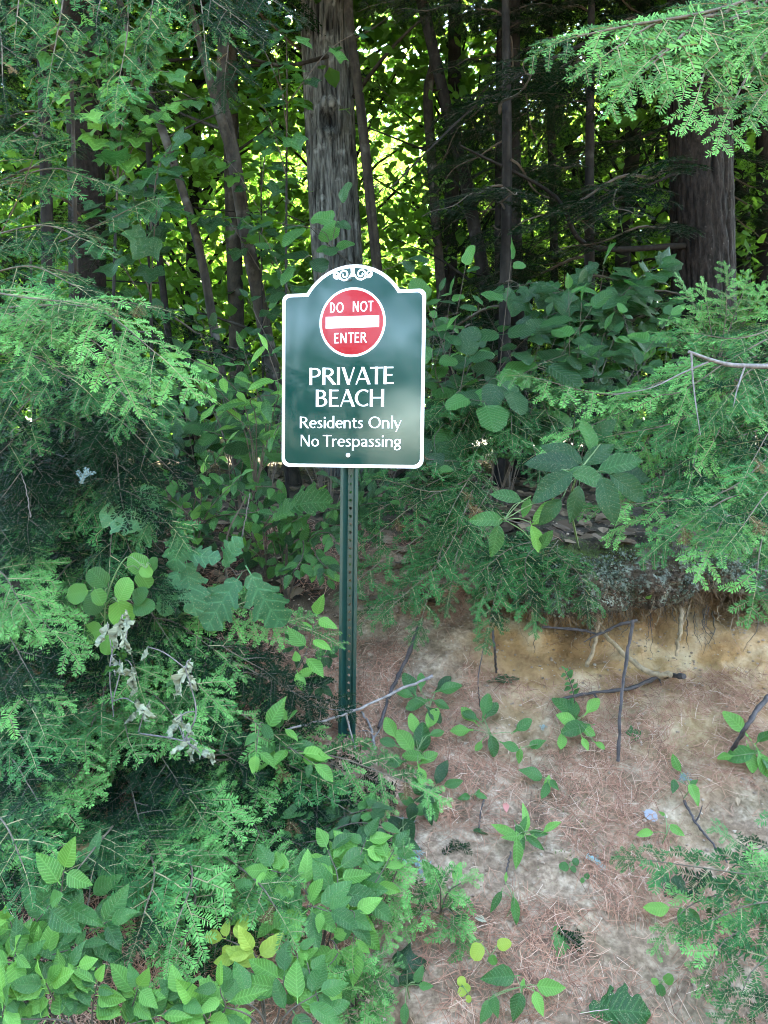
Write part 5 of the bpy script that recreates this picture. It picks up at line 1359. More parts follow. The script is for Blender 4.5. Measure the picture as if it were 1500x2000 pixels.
placed_leaves(dg2, [(950, 1015, 68, -85, 2.28), (968, 1056, 66, 190, 2.26), (1045, 1053, 56, 165, 2.28), (1068, 1055, 46, 30, 2.28), (990, 970, 62, -75, 2.38), (1028, 992, 40, -160, 2.33), (1058, 1000, 62, -140, 2.33)], 'ellip', ['leaf_mid', 'leaf_fresh'], 2.36, hub_pts((985, 1015, 2.30), (1038, 1022, 2.52)))
mb = MB(); mb.tube([p - dg2.location for p in curve([P(1075, 990, 2.75), P(1036, 1022, 2.30), P(985, 1014, 2.30)], 10)], [.002] * 10, 5); mb.obj('stem', M['stem_brown'], dg2, smooth=True)

# hobblebush and maple behind the sign
shrub('hobblebush', 'hobblebush with broad heart shaped leaves right of the sign', P(900, 930, 3.3),
      [([(870, 780, 3.2), (850, 720, 3.15), (870, 650, 3.1)], 7), ([(920, 800, 3.2), (960, 740, 3.1), (990, 760, 3.0)], 6), ([(940, 780, 3.2), (1000, 690, 3.15), (1050, 640, 3.1)], 8), ([(930, 800, 3.2), (1040, 720, 3.1), (1110, 690, 3.1)], 7), ([(880, 830, 3.2), (850, 850, 3.1), (850, 880, 3.0)], 4), ([(900, 800, 3.2), (900, 760, 3.1), (910, 700, 3.1)], 5), ([(930, 830, 3.2), (950, 790, 3.0), (920, 780, 2.95)], 4)], 'heart', ['leaf_mid', 'leaf_deep', 'leaf_deep'], .135, opp=True, droop=.45)
shrub('hobblebush', 'round leaved shrub in front of the oak trunk above the sign', P(640, 760, 3.3),
      [([(630, 560, 3.2), (610, 500, 3.1), (575, 520, 3.05)], 5), ([(650, 540, 3.2), (650, 470, 3.1), (665, 400, 3.05)], 6), ([(560, 560, 3.3), (520, 470, 3.2), (475, 430, 3.1)], 6), ([(620, 560, 3.2), (640, 460, 3.1), (540, 435, 3.1)], 6), ([(720, 560, 3.2), (770, 520, 3.1), (800, 505, 3.05)], 3)], 'heart', ['leaf_mid', 'leaf_deep'], .105, opp=True, droop=.4)
def maple(label, base, tips, n, L, mats, Y, group='maple saplings under the trees'):
    root = thing('maple_sapling', label, 'sapling', base, group)
    base = Vector((base.x, base.y, ground_z(base.x, base.y)))
    e = [P(*q) for q in tips]
    top = sum(e, Vector()) / len(e)
    zt = max(v.z for v in e)
    main = curve([base, base.lerp(top, .45) + Vector((rnd(-.1, .1), .1, 0)), Vector((top.x, top.y + .15, zt - .1))], 24)
    mb = MB(); mb.tube([p - root.location for p in main], np.linspace(.013, .004, 24), 6); mb.obj('trunk', M['bark_dark'], root, smooth=True)
    for v in e:
        s = min(main[4:], key=lambda p: (p - (v + Vector((0, 0, -.32)))).length)
        mid = s.lerp(v, .55) + Vector((0, 0, rnd(.03, .12)))
        leafy_shoot(root, [s, mid, v], 'maple', mats, L, n, r0=.0035, start=.25, opp=True, droop=.55, spread=70)
maple('maple sapling with drooping lit leaves at the upper left corner', P(240, 900, 3.9), [(40, 40, 3.4), (130, 110, 3.4), (260, 150, 3.3), (320, 210, 3.4), (180, 40, 3.4), (120, 60, 3.5), (200, 110, 3.4), (280, 60, 3.5), (330, 140, 3.5), (150, 190, 3.4), (240, 230, 3.4), (60, 130, 3.4), (390, 190, 3.6), (300, 20, 3.4), (220, 160, 3.4), (90, 30, 3.3), (360, 60, 3.5)], 9, .105, ['leaf_mid', 'leaf_fresh', 'leaf_mid', 'leaf_fresh'], 3.4)
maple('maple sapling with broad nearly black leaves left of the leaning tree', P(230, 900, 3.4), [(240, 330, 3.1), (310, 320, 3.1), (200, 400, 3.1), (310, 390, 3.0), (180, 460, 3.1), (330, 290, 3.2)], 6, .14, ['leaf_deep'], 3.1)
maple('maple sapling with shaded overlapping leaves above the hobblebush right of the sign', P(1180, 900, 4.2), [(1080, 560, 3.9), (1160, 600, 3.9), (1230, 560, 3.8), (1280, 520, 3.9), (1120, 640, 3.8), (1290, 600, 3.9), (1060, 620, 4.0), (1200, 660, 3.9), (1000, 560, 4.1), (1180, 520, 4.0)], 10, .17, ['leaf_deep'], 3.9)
maple('maple sapling with leaves hanging before the top of the oak trunk', P(560, 800, 4.4), [(560, 60, 3.9), (530, 90, 3.9), (470, 60, 4.0), (560, 170, 4.0), (700, 60, 4.1), (500, 190, 4.1)], 5, .12, ['leaf_mid', 'leaf_deep'], 3.9)
maple('maple sapling of dim leaves filling the gap between the forked tree and the oak', P(520, 900, 5.2), [(560, 350, 4.8), (530, 250, 4.8), (500, 420, 4.7), (570, 450, 4.8), (410, 300, 4.9), (390, 420, 4.8), (560, 520, 4.8)], 10, .13, ['leaf_deep', 'leaf_canopy'], 4.8)

# forest floor under and behind the sign
FLOOR = [(-.55, 3.3), (.45, 3.3), (.1, 3.9), (.85, 3.5), (1.25, 3.5), (-.35, 4.4), (-.25, 3.6), (.2, 3.5), (.62, 3.9), (1.0, 4.3), (-.7, 4.0), (1.5, 4.0), (1.9, 4.6), (-1.1, 4.6), (0, 4.6), (.6, 5.0), (-.45, 5.2), (1.3, 5.2), (2.4, 5.4), (-1.6, 5.2), (-2.2, 5.8), (.2, 6.2), (1.0, 6.4), (1.9, 6.6), (-.9, 6.6), (2.9, 7.0)]
for k, (x, y) in enumerate(FLOOR):
    z = ground_z(x, y)
    root = thing('understorey_shrub', ('low shrub of toothed oval leaves on the dim forest floor', 'low shrub of broad heart shaped leaves on the dim forest floor', 'low shrub of smooth narrow oval leaves on the dim forest floor')[k % 3], 'shrub', (x, y, z), 'leafy shrubs on the dim forest floor')
    for q in range(7):
        a = rnd(0, 6.28); h = rnd(.35, 1.1)
        e = Vector((x + math.cos(a) * rnd(.2, .5), y + math.sin(a) * rnd(.1, .35), z + h))
        leafy_shoot(root, [Vector((x, y, z)), Vector((x, y, z)).lerp(e, .5) + Vector((0, 0, .1)), e], R.choice(['ovate', 'heart', 'ellip'][k % 3:k % 3 + 1]), ['leaf_deep', 'leaf_mid', 'leaf_deep'], rnd(.07, .12), 9, start=.35, opp=True, droop=.35)

# bottom: lit shrubs
shrub('beech_seedling', 'seedling with two big pleated pale leaves in the lower left corner', P(60, 1960, 1.6),
      [([(110, 1790, 1.55), (125, 1700, 1.52)], 4, 0.095), ([(60, 1830, 1.55), (95, 1770, 1.5)], 4, 0.095), ([(160, 1800, 1.65), (180, 1700, 1.7)], 7, 0.123), ([(40, 1860, 1.55), (20, 1800, 1.5)], 9, 0.072), ([(120, 1860, 1.55), (210, 1800, 1.55)], 10, 0.095), ([(80, 1880, 1.5), (150, 1850, 1.5)], 9, 0.072), ([(30, 1900, 1.5), (5, 1870, 1.48)], 7, 0.072)], 'beech', ['leaf_fresh', 'leaf_mid', 'leaf_mid'], .1, start=.45, n_dir=Vector((0, -.8, .6)))
shrub('beech_seedling', 'carpet of pleated leaves along the bottom edge at the left', P(180, 2080, 1.45),
      [([(60, 1960, 1.42), (20, 1940, 1.4)], 12), ([(110, 1960, 1.42), (90, 1920, 1.4)], 12), ([(180, 1980, 1.42), (190, 1920, 1.4)], 13), ([(250, 1980, 1.42), (270, 1930, 1.4)], 12), ([(330, 1990, 1.42), (360, 1940, 1.4)], 12), ([(390, 2010, 1.42), (380, 1960, 1.4)], 9), ([(140, 2000, 1.4), (40, 1990, 1.38)], 12), ([(40, 1900, 1.45), (30, 1860, 1.43)], 8), ([(120, 1930, 1.45), (150, 1890, 1.43)], 8), ([(20, 2000, 1.38), (10, 1960, 1.36)], 8), ([(420, 1990, 1.42), (430, 1930, 1.4)], 7), ([(240, 2010, 1.4), (310, 1985, 1.38)], 12)], 'beech', ['leaf_mid', 'leaf_fresh'], .066, start=.5, n_dir=Vector((0, -.7, .7)))
shrub('cherry_shrub', 'bright shrub of pointed yellow-green leaves below the post', P(620, 1960, 1.72),
      [([(640, 1800, 1.75), (690, 1700, 1.78), (715, 1640, 1.82)], 14), ([(640, 1790, 1.72), (660, 1720, 1.74), (640, 1660, 1.78)], 12), ([(620, 1800, 1.72), (580, 1720, 1.74), (530, 1700, 1.76)], 12), ([(650, 1810, 1.7), (690, 1780, 1.7), (690, 1850, 1.66)], 10), ([(620, 1810, 1.7), (600, 1770, 1.7), (640, 1780, 1.66)], 9), ([(640, 1840, 1.68), (660, 1860, 1.66), (640, 1890, 1.63)], 7), ([(640, 1800, 1.74), (720, 1740, 1.76), (770, 1660, 1.8)], 10), ([(600, 1820, 1.7), (540, 1770, 1.7), (500, 1740, 1.72)], 8)], 'ovate', ['leaf_fresh', 'leaf_fresh', 'leaf_mid'], .082, start=.42, n_dir=Vector((0, -.75, .65)))
shrub('cherry_shrub', 'small shrub with a few yellow leaves right of the low hemlock sprays', P(520, 2020, 1.55),
      [([(500, 1900, 1.6), (470, 1850, 1.62), (440, 1835, 1.64)], 4), ([(510, 1900, 1.6), (495, 1860, 1.6)], 3)], 'ovate', 'leaf_yellow', .075, start=.6, n_dir=Vector((0, -.8, .6)))
shrub('cherry_shrub', 'green leafy shoots at the bottom edge under the yellow leaves', P(530, 2040, 1.5),
      [([(550, 1950, 1.52), (555, 1905, 1.54)], 6), ([(580, 1960, 1.52), (580, 1850, 1.58)], 8, .06), ([(500, 1970, 1.5), (420, 1950, 1.5)], 6), ([(560, 1980, 1.48), (620, 1940, 1.5)], 6), ([(480, 1980, 1.48), (350, 1950, 1.46)], 6), ([(620, 1990, 1.48), (600, 1880, 1.56)], 7, .06)], 'ovate', ['leaf_mid', 'leaf_fresh'], .08, start=.5, n_dir=Vector((0, -.7, .7)))
shrub('cherry_shrub', 'shaded leafy stems between the hemlock sprays and the post foot', P(600, 1650, 2.05),
      [([(560, 1560, 2.1), (530, 1530, 2.12)], 9), ([(590, 1590, 2.08), (640, 1570, 2.1)], 9), ([(660, 1600, 2.05), (720, 1580, 2.05)], 9), ([(680, 1610, 2.0), (740, 1610, 2.0)], 8), ([(620, 1600, 2.05), (590, 1540, 2.1)], 8), ([(640, 1640, 1.98), (560, 1650, 1.98)], 8)], 'ovate', ['leaf_mid', 'leaf_deep'], .07, start=.35)
# ---------------------------------------------------------------- small plants on the bank
def rosette(name, label, px, py, spec, kind, mats, cat='weed', lift=.05):
    """weed rooted at px, py; leaves at (px, py, length px, angle deg)"""
    p, n = G(px, py)
    root = thing(name, label, cat, p)
    c0 = p + n * lift
    mb = MB(); mb.tube([v - root.location for v in curve([p - n * .01, p + n * lift * .6, c0], 6)], [.0016] * 6, 5); mb.obj('stem', M['stem_green'], root, smooth=True)
    for q in spec:
        x, y, lp, ang = q[:4]
        tip, tn = G(x, y)
        tip = tip + tn * (lift * rnd(.7, 1.3))
        L = lp / F * (tip.y)
        a = math.radians(ang)
        up = Vector((0, .35, .94)); d = Vector((math.sin(a), 0, 0)) + Vector((0, .45, .89)) * math.cos(a)
        d = (d + n * rnd(-.05, .30)).normalized()
        base = tip - d * L * .5
        nn = (Vector((0, -.75, .65)) + rv(.16))
        add_leaf(root, kind, mats if isinstance(mats, str) else R.choice(mats), base, d, nn, L)
        mb = MB(); mb.tube([v - root.location for v in curve([c0, c0.lerp(base, .5) + n * .006, base], 6)], [.0011] * 6, 4); mb.obj('stalk', M['stem_green'], root, smooth=True)
    return root
FR = ['leaf_fresh', 'leaf_mid']
rosette('aster_weed', 'leafy weed with a round yellowing leaf on the needle litter right of the post', 955, 1450, [(915, 1418, 44, -40), (905, 1442, 46, -95), (945, 1405, 50, 15), (965, 1410, 44, 40), (1003, 1432, 44, 60), (958, 1462, 48, 170), (985, 1460, 40, 110), (935, 1470, 26, 215), (930, 1425, 36, -60)], 'spoon', FR)
rosette('aster_weed', 'clump of long soft leaves around the foot of the upright black stick', 1120, 1430, [(1100, 1405, 60, -60), (1120, 1440, 62, -110), (1105, 1425, 50, -80), (1145, 1400, 44, 50), (1148, 1447, 40, 120), (1095, 1460, 36, 190), (1125, 1395, 44, -10), (1150, 1470, 30, 160), (1165, 1478, 26, 120)], 'spoon', FR)
p0, n0 = G(1125, 1395)
shrub('aster_weed', 'thin upright weed stem with tiny leaves against the tan sand', p0, [([(1118, 1345, p0.y - .03), (1104, 1310, p0.y - .05)], 12)], 'ovate', 'leaf_mid', .026, cat='weed')
rosette('aster_weed', 'tall clump of pale leaves right beside the post among twigs', 815, 1480, [(770, 1440, 50, -30), (790, 1475, 62, -35), (820, 1465, 70, 5), (840, 1420, 50, 30), (800, 1500, 50, -80), (835, 1500, 46, 60), (775, 1500, 40, -100), (850, 1455, 36, 70), (760, 1475, 40, -70), (820, 1520, 40, 170), (800, 1435, 46, -10)], 'spoon', ['leaf_fresh', 'leaf_fresh', 'leaf_mid'])
rosette('aster_weed', 'darker weed with arching leaves above the pale clump beside the post', 830, 1400, [(800, 1360, 54, -30), (870, 1360, 54, 80), (860, 1345, 42, 50), (815, 1390, 50, -110), (800, 1375, 40, -70), (840, 1410, 44, 140), (820, 1350, 36, 0), (855, 1395, 40, 110)], 'spoon', ['leaf_mid', 'leaf_deep', 'leaf_mid'])
rosette('aster_weed', 'star shaped weed with serrated bright leaves on open litter', 1015, 1650, [(1015, 1625, 56, 0), (985, 1645, 56, -75), (1000, 1658, 50, -100), (1012, 1690, 62, 185), (1045, 1668, 46, 130), (1050, 1660, 40, 100), (1076, 1638, 42, 70), (1030, 1650, 36, 60), (1018, 1640, 40, 20), (1020, 1672, 50, 165)], 'lance', FR)
rosette('aster_weed', 'large glossy leaved weed at the right edge beside the leaning black stick', 1465, 1480, [(1435, 1438, 62, -40), (1440, 1490, 66, -100), (1458, 1495, 54, 180), (1488, 1455, 44, 50), (1480, 1500, 60, 160), (1495, 1520, 50, 150), (1408, 1490, 36, -95)], 'spoon', ['leaf_mid', 'leaf_fresh'])
rosette('plantain_weed', 'two broad leaves of a weed by the crossing black twig', 1335, 1560, [(1314, 1555, 30, 200), (1350, 1568, 44, 170), (1345, 1547, 20, 60), (1316, 1500, 36, -20)], 'ovate', FR)
rosette('plantain_weed', 'pair of pale oval leaves above the lower right hemlock sprays', 1292, 1650, [(1262, 1646, 34, -100), (1312, 1648, 34, 130), (1282, 1615, 14, -60)], 'ovate', 'leaf_fresh')
rosette('plantain_weed', 'three leaved weed below the mossy patch', 1065, 1545, [(1035, 1530, 50, -80), (1060, 1562, 36, 205), (1090, 1565, 26, 140), (1075, 1545, 30, 20)], 'ovate', ['leaf_fresh', 'leaf_mid'])
rosette('plantain_weed', 'weed with two oval leaves right of the bare pale soil', 1330, 1800, [(1280, 1795, 56, -95), (1342, 1812, 34, 150), (1325, 1825, 36, 190)], 'ovate', FR)
rosette('plantain_weed', 'cluster of large oval leaves at the bottom edge of the bare soil', 1022, 1945, [(978, 1938, 70, -95), (1078, 1942, 60, 95), (1025, 1940, 20, 20), (1010, 1985, 56, 200), (1055, 1990, 46, 160), (975, 1975, 40, 170), (950, 1990, 46, 200)], 'ovate', ['leaf_mid', 'leaf_fresh'])
rosette('plantain_weed', 'yellowish round leaves scattered low beside the curled dark leaves', 950, 1880, [(930, 1883, 34, 210), (985, 1866, 30, 80), (955, 1887, 20, 160)], 'round', ['leaf_fresh', 'leaf_yellow'])
rosette('clover_weed', 'tiny stacked yellow-green leaflets near the bottom', 905, 1930, [(902, 1920, 20, 20), (906, 1935, 20, 120), (898, 1942, 20, 200), (914, 1955, 14, 180)], 'round', 'leaf_yellow', lift=.02)
rosette('clover_weed', 'tiny three leaved sprout on the pale soil near the lower right sprays', 1288, 1925, [(1275, 1926, 16, -90), (1304, 1920, 22, 60), (1288, 1942, 22, 180)], 'round', FR, lift=.02)
rosette('clover_weed', 'sprout of small round leaves below the star shaped weed', 1110, 1698, [(1098, 1698, 20, -80), (1120, 1692, 16, 40), (1118, 1704, 14, 130)], 'round', FR, lift=.02)
rosette('clover_weed', 'smallest sprout on the soil right of the round leaved sprout', 1137, 1725, [(1132, 1728, 10, 200), (1143, 1719, 12, 30)], 'round', FR, lift=.02)
rosette('plantain_weed', 'thin weed with two narrow leaves on the shaded litter left of the pale soil', 990, 1790, [(965, 1790, 46, 210), (1002, 1800, 54, 175), (988, 1742, 20, 10)], 'lance', FR)
rosette('plantain_weed', 'oval leaved weed overlapping the yellow-green needle seedling', 855, 1740, [(846, 1726, 56, -50), (850, 1757, 34, -80), (894, 1735, 36, 20), (898, 1770, 30, 110)], 'ovate', FR)
rosette('plantain_weed', 'small pair of leaves under the pale clump right of the post foot', 925, 1560, [(905, 1563, 26, -100), (940, 1563, 24, 110), (932, 1552, 18, 20)], 'ovate', FR, lift=.025)
rosette('plantain_weed', 'pair of leaves close below the long soft leaved clump', 1045, 1460, [(1045, 1458, 36, 70), (1012, 1490, 30, 190)], 'ovate', FR, lift=.03)
rosette('plantain_weed', 'dark green weed with drooping leaves right of the crossing hemlock sprays', 850, 1560, [(865, 1525, 52, 30), (885, 1535, 40, 80), (845, 1570, 46, 90), (820, 1580, 44, -80), (850, 1600, 50, 170), (815, 1550, 44, -40), (790, 1575, 40, -60), (800, 1610, 44, 190), (835, 1625, 40, 160)], 'ovate', ['leaf_mid', 'leaf_deep'])
rosette('plantain_weed', 'weed of dull leaves in the shade beside the pale bottom seedling', 800, 1950, [(790, 1900, 40, -30), (815, 1925, 36, 30), (780, 1960, 40, -80), (800, 1985, 40, 180), (835, 1960, 30, 100), (770, 1930, 36, -60)], 'ovate', ['leaf_mid', 'leaf_deep'])
rosette('plantain_weed', 'low green leaves in the litter left of the bare soil', 790, 1640, [(770, 1620, 46, -60), (800, 1640, 50, 160), (830, 1610, 40, 40), (780, 1670, 44, 190), (815, 1670, 40, 120)], 'ovate', ['leaf_mid', 'leaf_deep'])

# fallen leaves
def fallen(label, px, py, lp, ang, kind, mat, name='fallen_leaf', lift=.008, tilt=.2):
    p, n = G(px, py, lift)
    L = lp / F * p.y
    a = math.radians(ang)
    t = Vector((math.sin(a), 0, 0)) + Vector((0, .45, .89)) * math.cos(a)
    t = (t - n * t.dot(n)).normalized()
    o = put(R.choice(leaves(kind, mat)), name, None, frame(p - t * L * .5, t, n + rv(tilt * .5), L))
    tag(o, label, 'leaf')
fallen('small pink fallen leaf on the reddish needles', 988, 1580, 24, 190, 'ovate', 'leaf_pink')
fallen('flat grey fallen leaf on the needles', 1271, 1594, 28, 120, 'round', 'leaf_grey')
fallen('big curled green fallen leaf at the bottom edge of the pale soil', 1212, 1983, 120, 95, 'oak', 'leaf_mid', lift=.02)
fallen('dark lobed green leaf lying half under the lower right sprays', 1305, 1735, 66, 200, 'maple', 'leaf_deep', lift=.015)
fallen('ragged green leaf lying alone on the pale soil', 1090, 1845, 62, 185, 'oak', 'leaf_mid', lift=.015)
fallen('dark curled leaf fallen on the tan sand below the overhang', 985, 1330, 62, 80, 'oak', 'leaf_deep', lift=.012)
fallen('pale green lobed leaf on the mossy soil beside the upright stick', 1240, 1435, 34, 60, 'maple', 'leaf_mid')
fallen('dull green leaf lying on litter among low weeds at the bottom', 805, 1895, 80, 70, 'maple', 'leaf_deep', lift=.015)
fallen('greyish leaf scrap on litter left of the star shaped weed', 940, 1628, 36, 80, 'ovate', 'leaf_deep')
fallen('whitish leaf scrap in the litter beside the thin two leaved weed', 940, 1800, 26, 120, 'ovate', 'leaf_wither')
fallen('tiny pale green leaf stuck on the lichen of the overhang', 1268, 1163, 15, 30, 'ovate', 'leaf_fresh')
for k, (x, y, s) in enumerate(((735, 1440, 26), (760, 1690, 40), (800, 1700, 34), (710, 1900, 50), (640, 1920, 50), (880, 1980, 30), (1350, 1690, 16), (1440, 1560, 18), (905, 1330, 24))):
    p, n = G(x, y, .006); L = s / F * p.y; a = rnd(0, 6.28)
    t = Vector((math.cos(a), .4 * math.sin(a), .9 * math.sin(a))); t = (t - n * t.dot(n)).normalized()
    o = put(R.choice(leaves('ovate', 'leaf_brown')), 'fallen_leaf', None, frame(p, t, n + rv(.15), L))
    tag(o, 'small dry brown leaf lying on the needle litter', 'leaf', 'dry brown leaves on the litter')
# fallen silvery hemlock sprigs
for k, (x, y, s, a, lab) in enumerate(((1333, 1525, .05, 10, 'silvery dead sprig between the two broad leaves and the black twig'), (1060, 1425, .032, 20, 'silvery blue sprig beside the long soft leaved clump'), (830, 1690, .16, 100, 'long silvery sprig lying below the low green leaves'),
                                      (800, 1605, .10, 80, 'silvery sprig in the litter right of the shaded leafy stems'), (1165, 1690, .07, 130, 'thin silvery sprig on the needles right of the star shaped weed'), (165, 930, .05, 20, 'silvery dead sprig caught in the tall young hemlock'))):
    if y < 1000: p, n = P(x, y, 2.2), Vector((0, -.9, .3))
    else: p, n = G(x, y, .012)
    me, l0 = spray_mesh('M' if s > .08 else 'S', 'hemlock_silver')
    a = math.radians(a); t = Vector((math.sin(a), 0, 0)) + Vector((0, .45, .89)) * math.cos(a); t = (t - n * t.dot(n)).normalized()
    o = put(me, 'fallen_sprig', None, frame(p - t * s * .5, t, n, s / l0)); tag(o, lab, 'sprig')
for k, (x, y, s, a, lab) in enumerate(((890, 1660, .08, 60, 'green hemlock sprig lying on the shaded litter'), (1120, 1840, .09, 130, 'dark green sprig lying beside the ragged leaf on pale soil'), (740, 1530, .10, 120, 'green sprig lying at the right of the post foot'))):
    p, n = G(x, y, .012); me, l0 = spray_mesh('S', 'hem_in_shade')
    a = math.radians(a); t = Vector((math.sin(a), 0, 0)) + Vector((0, .45, .89)) * math.cos(a); t = (t - n * t.dot(n)).normalized()
    o = put(me, 'fallen_sprig', None, frame(p - t * s * .5, t, n, s / l0)); tag(o, lab, 'sprig')

# ---------------------------------------------------------------- sticks and roots
def stick(label, pts, r0, r1, mat='stick', side=(), name='stick', free=False, lift=.012):
    w = []
    for q in pts:
        if len(q) == 3: w.append(P(*q))
        else: w.append(G(q[0], q[1], lift)[0])
    root = thing(name, label, 'stick', w[0])
    n = 26
    c = curve(w, n); c = [p + rv(.0011) for p in c]
    rad = .85 * np.linspace(r0, r1, n) * (1 + .25 * N.normal(0, .6, n).clip(-1, 1))
    mb = MB(); mb.tube([p - root.location for p in c], rad, 8); mb.obj('wood', M[mat], root, smooth=True)
    for i, (dx, dy, dz), r in side:
        p = c[i]; e = p + Vector((dx, dy, dz))
        mb = MB(); mb.tube([v - root.location for v in curve([p, p.lerp(e, .5) + rv(.004), e], 8)], np.linspace(r, r * .4, 8), 6); mb.obj('twig', M[mat], root, smooth=True)
    return root
stick('upright black stick leaning on the bank before the overhang', [(1236, 1212, 2.52), (1222, 1300, 2.45), (1212, 1380, 2.36), (1206, 1490)], .0065, .006)
stick('thick black stick lying across the tan sand', [(1085, 1376), (1150, 1362), (1230, 1352), (1290, 1330), (1335, 1320, 2.5)], .005, .011, side=((7, (.01, -.02, -.03), .004), (18, (.0, -.03, -.05), .004)), lift=.02)
stick('black stick wedged level under the lichen overhang', [(1058, 1225, 2.6), (1130, 1230, 2.58), (1170, 1237, 2.56), (1205, 1222, 2.55), (1245, 1212, 2.56)], .005, .006, side=((14, (-.07, -.01, -.03), .004),))
stick('dark stick rising beside the post under the hanging hemlock', [(738, 1425), (765, 1350), (795, 1285, 2.62), (818, 1225, 2.62)], .007, .009)
stick('thin dark sapling stem standing on the sand at the right of the hanging seedling', [(967, 1316), (966, 1270, 2.55), (963, 1232, 2.58)], .005, .005)
stick('thin curved dark twig left of the thin sapling stem', [(938, 1385), (934, 1330, 2.5), (945, 1262, 2.58)], .0025, .0018)
stick('thick black stick leaning in from the right edge', [(1420, 1476), (1455, 1425, 2.25), (1480, 1385, 2.3), (1530, 1330, 2.4)], .007, .011)
stick('black forked twig lying on the soil right of the grey leaf', [(1334, 1568), (1355, 1610), (1390, 1650), (1418, 1690)], .005, .003, side=((8, (.02, .0, .05), .003),))
stick('grey twig crossing in front of the post', [(560, 1425, 2.12), (640, 1405, 2.18), (700, 1385, 2.22), (770, 1352, 2.28), (845, 1320, 2.32)], .003, .006, 'dead_twig', side=((10, (.03, -.02, -.10), .004), (12, (-.09, 0, .004), .003)))
stick('mottled grey broken twig at the right side of the post foot', [(735, 1470), (722, 1425), (705, 1395)], .006, .004, 'dead_twig', side=((10, (-.05, 0, .0), .002), (6, (.03, 0, .05), .003)))
stick('short black twig in the litter right of the low weeds', [(948, 1560), (940, 1590), (936, 1625)], .003, .002)
stick('thin dark twig standing in the litter above the star shaped weed', [(998, 1670), (992, 1700), (986, 1735)], .0028, .002)
stick('thin grey straight twig behind the oak seedling', [(470, 1060, 2.5), (480, 1010, 2.45), (488, 965, 2.42)], .003, .002, 'dead_twig')
stick('pale bare twig poking up at the left edge hemlock', [(60, 1010, 2.2), (52, 960, 2.18), (42, 925, 2.16)], .002, .0012, 'dead_twig')

# roots of the overhang, parts of the ground
def root_part(pts, r0, r1, mat='root'):
    c = curve([P(*q) for q in pts], 16); c = [p + rv(.003) for p in c]
    mb = MB(); mb.tube(c, np.linspace(r0, r1, 16), 6); mb.obj('root', M[mat], ground, smooth=True)
root_part([(1165, 1190, 2.8), (1168, 1225, 2.72), (1160, 1262, 2.68), (1146, 1300, 2.66)], .006, .008)
root_part([(1170, 1230, 2.72), (1195, 1255, 2.68), (1230, 1285, 2.64), (1275, 1316, 2.58), (1310, 1318, 2.54)], .007, .011)
root_part([(1330, 1190, 2.8), (1328, 1230, 2.72), (1320, 1280, 2.7)], .010, .006)
root_part([(1180, 1180, 2.75), (1172, 1205, 2.66), (1186, 1240, 2.64)], .004, .002)
root_part([(1150, 1180, 2.75), (1158, 1205, 2.66), (1165, 1235, 2.64)], .003, .002)
for k in range(30):
    x = rnd(1010, 1495); y0 = rnd(1190, 1215)
    L = rnd(25, 85)
    root_part([(x, y0 - 15, 2.85), (x + rnd(-8, 8), y0 + L * .4, 2.76), (x + rnd(-22, 22), y0 + L, 2.72)], rnd(.0012, .003), .0006, R.choice(['root', 'stick', 'stem_brown']))

# ---------------------------------------------------------------- needle litter, crumbs, moss, lichen
Vg = GV; a_, b_, c_, d_ = (Vg[GF[:, k]] for k in range(4))
cen = (a_ + b_ + c_ + d_) / 4
nor = np.cross(c_ - a_, d_ - b_); area = np.linalg.norm(nor, axis=1) / 2; nor /= (2 * area)[:, None] + 1e-12
nor *= np.where(nor[:, 2] < -.35, 1, np.where(np.sum(nor * (cen - np.array(CAM)), 1) > 0, -1, 1))[:, None]
Tf = TT[GF[:, 0]]; Wf = WW[GF[:, 0]]
inb = (cen[:, 0] > -1.1) & (cen[:, 0] < 2.0) & (cen[:, 1] > 1.25) & (Tf < 20)
def sample(n, wt):
    pr = area * wt; pr = pr / pr.sum()
    i = N.choice(len(cen), n, p=pr)
    s, t = N.random((2, n))[:, :, None]
    p = a_[i] * (1 - s) * (1 - t) + b_[i] * s * (1 - t) + c_[i] * s * t + d_[i] * (1 - s) * t
    return p, nor[i]
patch = np.clip((fbm(cen * 4.5, 4, 21) - .40) * 6, .03, 1) * np.clip(.35 + 1.2 * fbm(cen * 25, 2, 22), .2, 1.4)
litw = inb * np.where(Tf < 7.4 + 1.0 * (fbm(cen * 4, 2, 55) - .3), 1.0, np.where(Wf > .3, .06, .9)) * patch * np.where(Tf > 12, np.where(Wf > .3, .12, .7), 1)
n = 46000
p, nn_ = sample(n, litw)
ang = N.uniform(0, 2 * math.pi, n)
t1 = np.cross(nn_, np.array([0, 0, 1.0]) + N.normal(0, .05, (n, 3))); t1 /= np.linalg.norm(t1, axis=1)[:, None] + 1e-9
t2 = np.cross(nn_, t1)
d = t1 * np.cos(ang)[:, None] + t2 * np.sin(ang)[:, None] + nn_ * N.normal(.0, .12, n)[:, None]
L = N.uniform(.02, .085, n)[:, None]
sd = np.cross(d, nn_); sd /= np.linalg.norm(sd, axis=1)[:, None] + 1e-9
wd = N.uniform(.00045, .0009, n)[:, None]
h = nn_ * np.abs(N.normal(.004, .005, n))[:, None]
bow = sd * (N.normal(0, .10, n)[:, None] * L)
p0 = p + h - d * L / 2; p1 = p + h + bow + nn_ * .003; p2 = p + h + d * L / 2
V = np.stack([p0 - sd * wd, p0 + sd * wd, p1 + sd * wd, p1 - sd * wd, p2 + sd * wd * .6, p2 - sd * wd * .6], 1).reshape(-1, 3)
i = np.arange(n) * 6
M['litter'] = tinted('dry_pine_needles', [(0, (.07, .030, .020)), (.35, (.18, .082, .050)), (.7, (.29, .155, .10)), (1, (.40, .29, .22))], .7)
